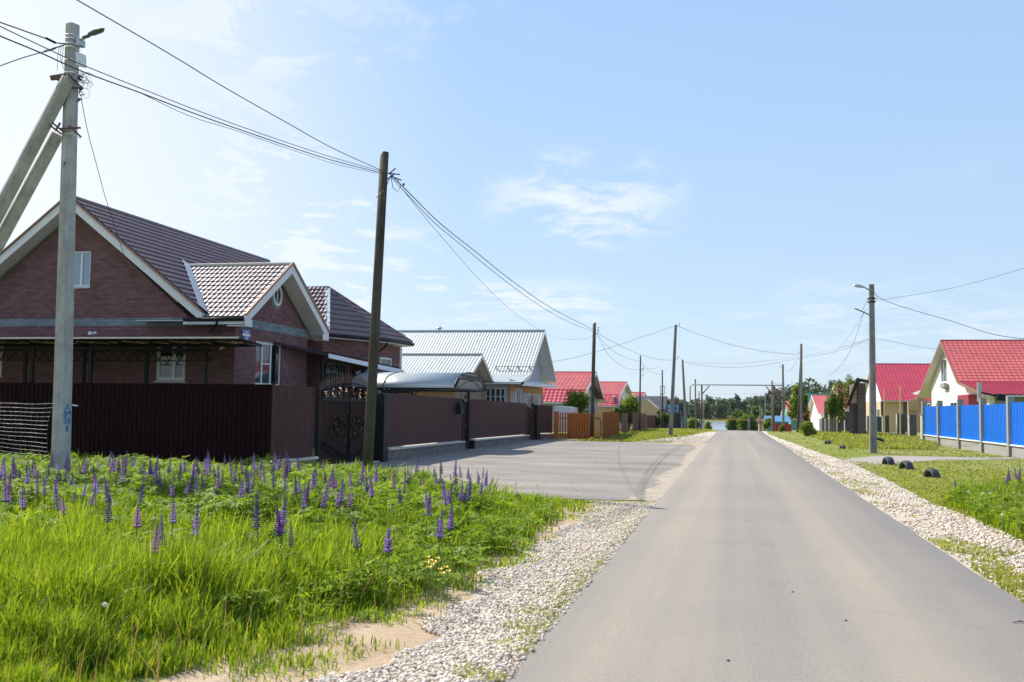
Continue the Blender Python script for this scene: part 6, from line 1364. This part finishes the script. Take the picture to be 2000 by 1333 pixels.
m = MB(); m.tube([cp(90, 75, -.2), cp(100, 80, -.2), cp(108, 84, -.2)], .028, 6); m.tube([cp(86, 101, -.2), cp(104, 96, -.2), cp(108, 94, -.2)], .022, 6); m.bar(cp(106, 84, -.2), cp(128, 86, -.15), .02); m.bar(cp(108, 94, -.2), cp(126, 88, -.15), .02); m.tube([cp(127, 320, -.16), cp(126, 316, -.3), cp(124, 325, -.3), cp(128, 322, -.25)], .008, 4); m.build('anchor_clamp', M['blackmetal'], CPo)
# painted stencil: triangle with bolt, letters and number, a bar, in blue
ft = Vector((math.cos(1.25), math.sin(1.25), 0)); fn = Vector((math.sin(1.25), -math.cos(1.25), 0))
def onface(u, z):
    s = .315+(.225-.315)*((z+.5)/(ct_.z+.5)); c = Vector((cb.x, CPy, 0))+(ct_-Vector((cb.x, CPy, -.5)))*((z+.5)/(ct_.z+.5)); c.z = z
    # the face between (-ch,-1) and (1,-.82)
    a = c+ft*(-.6*s/2)+fn*(1.0*s/2); b = c+ft*(s/2)+fn*(.82*s/2); return a+(b-a)*u+fn*.003
zc = atY(128, 800, CPy).z
m = MB(); T = [(.10, zc-.07), (.94, zc-.07), (.52, zc+.14)]
for i in range(3):
    a, b = T[i], T[(i+1) % 3]; cx_, cz_ = .52, zc-.0; f = lambda p: (cx_+(p[0]-cx_)*.6, cz_+(p[1]-cz_)*.6); m.quad(onface(*a), onface(*b), onface(*f(b)), onface(*f(a)))
m.poly([onface(.56, zc+.06), onface(.46, zc+.01), onface(.52, zc+.01), onface(.46, zc-.04), onface(.60, zc+.02), onface(.54, zc+.02)])
m.poly([onface(.40, zc-.45), onface(.64, zc-.45), onface(.64, zc-.325), onface(.40, zc-.325)]); m.build('warning_stencil', M['bluepaint'], CPo)
xv = (onface(.9, zc)-onface(.1, zc)).normalized()
for s, sz_, dz in (('Ф9', .15, -.13), ('36', .17, -.235)):
    p = onface(.52, zc+dz); text(s, sz_, p+fn*.001, xv, (0, 0, 1), M['bluepaint'], CPo, 'stencil_lettering', .0005)
m = MB(); a = cp(139, 791, 1.); m.bar(a, a+Vector((.13, .05, -.02)), .02); tag(m.build('tie_stick', M['signwhite']), 'short white stick poking out right of the concrete pole', 'stick')

# ------------------------------------------------------------------ cables
def wire(label, A, B, pxs, r=.010, mat='cable', name='overhead_cable', ext=None):
    # cable hanging in the vertical plane through ground points A and B, through the listed picture points
    A, B = Vector((A[0], A[1])), Vector((B[0], B[1])); d = B-A; nrm = Vector((-d.y, d.x)); pts = []
    for x, y in pxs:
        rr = ray(x, y); t = nrm.dot(A)/(nrm.x*rr.x+nrm.y*rr.y); pts.append(Vector((rr.x*t, rr.y*t, EYE+rr.z*t)))
    if ext: pts = [pts[0]+(pts[0]-pts[1])*ext]+pts
    # smooth with Catmull-Rom
    q = [pts[0]*2-pts[1]]+pts+[pts[-1]*2-pts[-2]]; out_ = []
    for i in range(1, len(q)-2):
        for k in range(4):
            t = k/4; out_.append(.5*((2*q[i])+(-q[i-1]+q[i+1])*t+(2*q[i-1]-5*q[i]+4*q[i+1]-q[i+2])*t*t+(-q[i-1]+3*q[i]-3*q[i+1]+q[i+2])*t**3))
    out_.append(pts[-1]); m = MB(); m.tube(out_, r, 5); return tag(m.build(name, M[mat], None, True), label, 'cable', 'overhead cables')
WP = (-8.15, 22.37); P3 = (-8.2, 59.2); PL = (-8.6, -12.); CPp = (ct_.x, CPy); P5 = (-4.1, 70.5); P4 = (-7.5, 82.4); LM = (6.0, 46.7); PR_ = (atY(1565, 700, 94).x, 94)
wire('highest single cable running down from the upper left to the near wooden pole', PL, WP, [(150, 0), (330, 105), (440, 172), (560, 240), (650, 290), (744, 333)], .0085, ext=2)
wire('thick cable crossing in front of the concrete pole to the near wooden pole', PL, WP, [(0, 71), (80, 104), (163, 141), (280, 184), (390, 226), (510, 268), (640, 311), (752, 340)], .0095, ext=.8)
wire('thin cable just above the thick one, crossing the concrete pole', PL, WP, [(0, 52), (80, 90), (163, 128), (280, 175), (400, 222), (520, 265), (640, 305), (752, 337)], .007, ext=.8)
wire('faint slack cable just under the thick one near the wooden pole', PL, WP, [(270, 180), (370, 227), (450, 252), (520, 276), (590, 300), (660, 322), (752, 342)], .005)
wire('black cable anchored at the left of the concrete pole top', (-17.5, 8), CPp, [(0, 44), (45, 60), (90, 76)], .014, ext=2)
wire('blue cable sagging from the left to the concrete pole', (-17.5, 8.), CPp, [(0, 129), (45, 113), (88, 101), (104, 96)], .012, 'bluecable', ext=2)
wire('drop cable hanging from the concrete pole to the brick gable', CPp, (-20.2, 31), [(158, 190), (172, 260), (188, 320), (207, 390), (225, 445), (243, 500), (262, 548), (285, 573), (306, 581)], .008)
wire('upper cable between the near wooden pole and the pole at the orange gates', WP, P3, [(762, 340), (800, 378), (860, 437), (930, 493), (1000, 549), (1080, 604), (1158, 644)], .013)
wire('lower cable between the near wooden pole and the pole at the orange gates', WP, P3, [(762, 344), (800, 385), (850, 437), (900, 478), (960, 528), (1040, 588), (1100, 624), (1158, 648)], .010)
wire('thin drop cable from the near wooden pole to the silver roof ridge', WP, (-12.8, 66), [(764, 346), (790, 375), (830, 425), (880, 483), (930, 540), (985, 595), (1030, 630), (1058, 647)], .007)
wire('short cable from the silver ridge to the pole at the orange gates', (-12.8, 66), P3, [(1066, 653), (1095, 661), (1130, 664), (1158, 657)], .008)
wire('long cable rising to the top of the tall leaning concrete pole', (-13.2, 62), P5, [(1075, 708), (1130, 697), (1190, 680), (1250, 660), (1316, 638)], .010)
wire('cable crossing the street from the tall leaning pole', P5, PR_, [(1322, 637), (1370, 655), (1430, 674), (1500, 688), (1560, 693)], .013)
wire('upper cable from the orange gate pole to the tall leaning pole', P3, P5, [(1165, 650), (1195, 667), (1235, 687), (1280, 701), (1320, 705)], .010)
wire('cable from the orange gate pole to the thin black pole', P3, P4, [(1165, 652), (1190, 680), (1220, 698), (1249, 706)], .010)
wire('slack cable below the others beyond the orange gate pole', P3, (-7, 101), [(1166, 655), (1190, 695), (1225, 720), (1260, 722), (1290, 718)], .009)
wire('cable from the thin black pole towards the frame', P4, (-7, 101), [(1252, 706), (1268, 725), (1293, 733)], .010)
wire('lower cable crossing the street, slack in the middle', (-3.7, 99), PR_, [(1335, 708), (1380, 715), (1430, 718), (1490, 714), (1555, 701)], .012)
wire('thin upper cable crossing the street beside the slack one', (-3.7, 99), PR_, [(1335, 706), (1380, 710), (1440, 710), (1500, 705), (1558, 697)], .008)
wire('cable from the strutted pole to the street lamp pole', PR_, LM, [(1567, 700), (1610, 692), (1650, 682), (1699, 663)], .010)
wire('second thin cable from the strutted pole to the street lamp pole', PR_, LM, [(1567, 697), (1610, 687), (1655, 676), (1699, 660)], .007)
wire('slack cable falling from the lamp pole bracket to the left', (8.2, 96), LM, [(1612, 736), (1628, 728), (1648, 707), (1668, 668), (1688, 608)], .009)
wire('thin slack cable falling left from the lamp pole', (8.2, 90), LM, [(1580, 707), (1605, 702), (1630, 690), (1660, 655), (1690, 606)], .006)
wire('cable from the lamp pole rising to the upper right corner', LM, (24, 30), [(1706, 588), (1740, 583), (1800, 574), (1860, 563), (1930, 545), (2000, 524), (2080, 497)], .008)
wire('dark cable from the lamp pole sagging to the right edge', LM, (24, 42), [(1705, 562), (1712, 578), (1740, 592), (1800, 611), (1860, 628), (1920, 648), (1965, 658), (2020, 663), (2090, 660)], .012)
wire('cable from the lamp pole to the long red roof', LM, (17.5, 78), [(1704, 661), (1740, 667), (1790, 677), (1840, 684), (1900, 692), (1960, 700), (2030, 706)], .008)
wire('cable between the strutted pole and the tall pole by the gas pipe', PR_, (atY(1529, 720, 101).x, 101), [(1558, 700), (1550, 716), (1541, 725), (1532, 724)], .010)
wire('far cable from the pole beside the gantry to the right houses', (atY(1508, 750, 108).x, 108), (14, 108), [(1510, 749), (1560, 754), (1620, 762)], .010)
wire('thin far cable over the street on the left of the gas pipe', (-7, 104), (atY(1495, 770, 132).x, 132), [(1360, 772), (1400, 771), (1450, 770), (1494, 768)], .008)

# ------------------------------------------------------------------ trees, bushes, forest
LT = np.array([(0, 0, 0), (.45, .32, .12), (1, 0, -.1), (.45, -.32, .12)]); LTF = np.array([(0, 1, 2, 3)])
def crownmesh(cs, n, ls, seed, shell=.55):
    g = np.random.default_rng(seed); P = []
    vol = np.array([c[3]*c[4]*c[5] for c in cs]); vol = vol/vol.sum()
    for c, f_ in zip(cs, vol):
        k = max(8, int(n*f_)); v = g.normal(0, 1, (k, 3)); v /= np.linalg.norm(v, axis=1)[:, None]; r = (shell+(1-shell)*g.random(k)**.5)*(1+.18*np.sin(v[:, 0]*5+seed)*np.sin(v[:, 2]*6+v[:, 1]*4)); r = r*(1+np.clip(g.normal(0, .16, k), -.3, .6)); P.append(np.array(c[:3])+v*r[:, None]*np.array(c[3:6]))
    P = np.concatenate(P); k = len(P); return stamp(LT, LTF, P, g.uniform(0, 6.28, k), g.uniform(-.9, 1.1, k), g.uniform(0, 6.28, k), g.uniform(.6, 1.3, k)*ls)
def tree(label, base, hw, htop, hbot, Y, mat, n=2600, ls=.16, trunk=.12, seed=1, blobs=9, name='tree', cat='tree', cone=False):
    px, py = base; g0 = atY(px, py, Y); k = Y/FPX; zt = atY(px, htop, Y).z; zb = atY(px, hbot, Y).z; R = hw*k; g = random.Random(seed); cs = []
    zg = gz(Y)
    for i in range(blobs):
        t = g.random(); rr = (1-t*.75 if cone else math.sin(math.pi*(.18+.7*t)))
        a = g.uniform(0, 6.28); d = R*.55*rr*g.random()**.5; s = R*g.uniform(.24, .48)*(.6+.6*rr); cs.append((d*math.cos(a), d*math.sin(a), zb+(zt-zb)*(.12+.72*t), s, s, min(s*1.2, (zt-zb)*g.uniform(.28, .4))))
    r = empty(name, (g0.x, Y, zg), label, cat); a, f = crownmesh([(g0.x+c[0], Y+c[1], c[2])+c[3:] for c in cs], n, ls, seed); a = a-np.array([g0.x, Y, zg]); fast('crown', a, f, M[mat], parent=r)
    if trunk:
        m = MB(); m.tube([(g0.x, Y, zg-.2), (g0.x+.05, Y, zb), (g0.x+g.uniform(-.2, .2), Y, zb+(zt-zb)*.5), (g0.x, Y, zt-.3)], trunk, 7, .02)
        for c in cs[:6]: m.tube([(g0.x+.03, Y, zb+(zt-zb)*.05), (g0.x+c[0]*.6, Y+c[1]*.6, (c[2]+zb)/2), (g0.x+c[0], Y+c[1], c[2])], trunk*.4, 5, .01)
        m.build('trunk', M['bark'], r)
    return r
tree('bushy apple tree behind the orange picket gates, before the first red roof', (1122, 830), 33, 765, 812, 64, 'treeleaf2', 3600, .17, .09, 3, 14)
tree('rounded garden tree behind the old purple pickets', (1228, 838), 34, 778, 832, 86, 'treeleaf2', 3800, .22, .1, 5, 14)
tree('pale shrub right of the rounded garden tree', (1205, 838), 14, 790, 832, 80, 'treeleaf', 1200, .18, .05, 6, 6, 'shrub', 'shrub')
tree('dark round shrub in the garden before the slate roof', (1283, 836), 9, 800, 830, 100, 'treeleaf', 900, .2, .05, 7, 5, 'shrub', 'shrub')
tree('light shrub beside the thin dark pole', (1299, 836), 12, 792, 832, 108, 'treeleaf2', 900, .22, .05, 8, 6, 'shrub', 'shrub')
tree('conical leafy tree left of the strutted pole', (1557, 838), 21, 749, 818, 104, 'treeleaf2', 5600, .26, .14, 9, 26, cone=True)
tree('dark green tree right of the strutted pole', (1573, 838), 9, 765, 822, 106, 'treeleaf', 1600, .22, .1, 10, 8)
tree('russet bush low behind the strutted pole', (1575, 838), 8, 800, 826, 98, 'redleaf', 800, .2, .05, 11, 5, 'bush', 'bush')
tree('loose green tree half covering the far red roof', (1641, 838), 24, 738, 822, 92, 'treeleaf2', 2600, .22, .12, 12, 18)
tree('darker and lower green tree left of the loose tree by the barn', (1625, 838), 15, 757, 820, 90, 'treeleaf', 1800, .2, .1, 13, 9)
tree('green branches rising above the old barn', (1662, 838), 16, 732, 775, 96, 'treeleaf2', 1300, .2, .1, 14, 8)
tree('round clipped bright green bush on the right lawn', (1580, 852), 17, 824, 851, 78, 'treeleaf2', 2600, .14, .0, 15, 9, 'round_bush', 'bush')
tree('small low bush near the right road edge before the crest', (1528, 842), 7, 832, 842, 92, 'treeleaf2', 700, .16, 0, 16, 5, 'bush', 'bush')
tree('bright bush in front of the blue roofed shed', (1500, 838), 9, 817, 838, 118, 'treeleaf2', 1100, .24, 0, 17, 6, 'bush', 'bush')
tree('shrub mound at the end of the left lawn by the gantry', (1383, 840), 7, 824, 842, 118, 'treeleaf2', 1000, .22, 0, 18, 6, 'bush', 'bush')
tree('long low shrub mound on the far left lawn', (1352, 838), 20, 819, 842, 124, 'treeleaf2', 2600, .25, 0, 19, 14, 'bush', 'bush')
for i, (px, hw_, ht, Y, lab) in enumerate(((1447, 20, 805, 190, 'large round willow beyond the crest, right of the pond'), (1475, 17, 795, 205, 'tall willow behind the far slim poles'), (1432, 12, 818, 180, 'low willow at the right edge of the pond'), (1460, 18, 812, 170, 'broad low willow past the road crest'), (1497, 14, 800, 200, 'green tree behind the right gantry post'))):
    tree(lab, (px, 842), hw_*1.15, ht, 846, Y, 'treeleaf', 4200, .5, .15, 30+i, 20)
m = MB(); a, b = atY(1389, 819, 160), atY(1424, 819, 160); z0 = atY(1389, 833, 160).z; m.tube([(a.x, 160, z0-.6), (a.x, 160, a.z), (b.x+3, 160, a.z)], .09, 6); tag(m.build('far_gas_pipe', M['ochre']), 'low yellow brown pipe crossing in front of the pond', 'pipe')
# grass tuft at foot of the pole by the orange gates
# forest: one far-off mass, crown by crown in depth
g = np.random.default_rng(77); Vs, Fs, off = [], [], 0; T_pos = []
for k in range(760):
    Y = g.uniform(430, 560); x = g.uniform(-190, 200); skyl = 9.2+1.2*math.sin(x*.021+1)+.8*math.sin(x*.07)+(7 if x > 18 else 0)*min(1, max(0, (x-12)/22)); H_ = skyl*g.uniform(.72, 1.08); r0 = g.uniform(2.2, 4.); con = g.random() < .45
    if Y < 455: H_ *= .75
    n_ = 210; v = g.normal(0, 1, (n_, 3)); v /= np.linalg.norm(v, axis=1)[:, None]; 
    if con: t = g.random(n_); rr = r0*.75*(1-t*.93); P = np.stack([x+rr*v[:, 0], Y+rr*v[:, 1], -1.7+H_*(.1+.95*t)], 1)
    else: P = np.array([x, Y, -1.7+H_*.58])+v*np.array([r0, r0, H_*.44])*g.uniform(.75, 1.08, (n_, 1))
    T_pos.append(P)
P = np.concatenate(T_pos); n_ = len(P); a, f = stamp(LT, LTF, P, g.uniform(0, 6.28, n_), g.uniform(-.8, 1.2, n_), g.uniform(0, 6.28, n_), g.uniform(1.0, 2.1, n_)); tag(fast('forest', a, f, M['forest']), 'dark mixed forest closing the horizon beyond the pond', 'forest', kind='stuff')
m = MB(); m.box(-230, 240, 520, 560, -6, 5); tag(m.build('hill', M['forest']), kind='structure')

for k in ('camera', 'sun'):
    pass
print('faces', sum(len(o.data.polygons) for o in bpy.data.objects if o.type == 'MESH'), 'objects', len(bpy.data.objects))

m = MB(); p = G(1990, 1223); m.tube([p+Vector((-.05, -.02, .03)), p+Vector((.0, .01, .035)), p+Vector((.05, .015, .03))], .004, 5); m.tube([p+Vector((0, .01, .035)), p+Vector((.03, .035, .04))], .003, 4); tag(m.build('twig', M['bark']), 'small dark twig lying on the asphalt near the lower right corner', 'twig')
for px, py, lab in ((1422, 1302, 'dark pebble on the road near the bottom edge'), (1652, 1222, 'dark pebble in the middle of the right half of the road'), (1548, 1165, 'tiny dark pebble on the centre of the road, farther than the others')):
    m = MB(); p = G(px, py); m.blob((p.x, p.y, .04), (.014, .010, .008), 1, .15); tag(m.build('pebble', M['darkstone']), lab, 'pebble')
# ------------------------------------------------------------------ haze
hm = bpy.data.materials.new('haze'); hm.use_nodes = True; ht = hm.node_tree; ht.nodes.remove(ht.nodes['Principled BSDF'])
pv = ht.nodes.new('ShaderNodeVolumePrincipled'); pv.inputs['Density'].default_value = .00006; pv.inputs['Color'].default_value = (.86, .92, 1, 1); pv.inputs['Anisotropy'].default_value = .3
ht.links.new(pv.outputs[0], ht.nodes['Material Output'].inputs['Volume'])
m = MB(); m.box(-960, 960, -60, 1700, -9, 32); hz_o = m.build('haze', hm); tag(hz_o, kind='stuff')
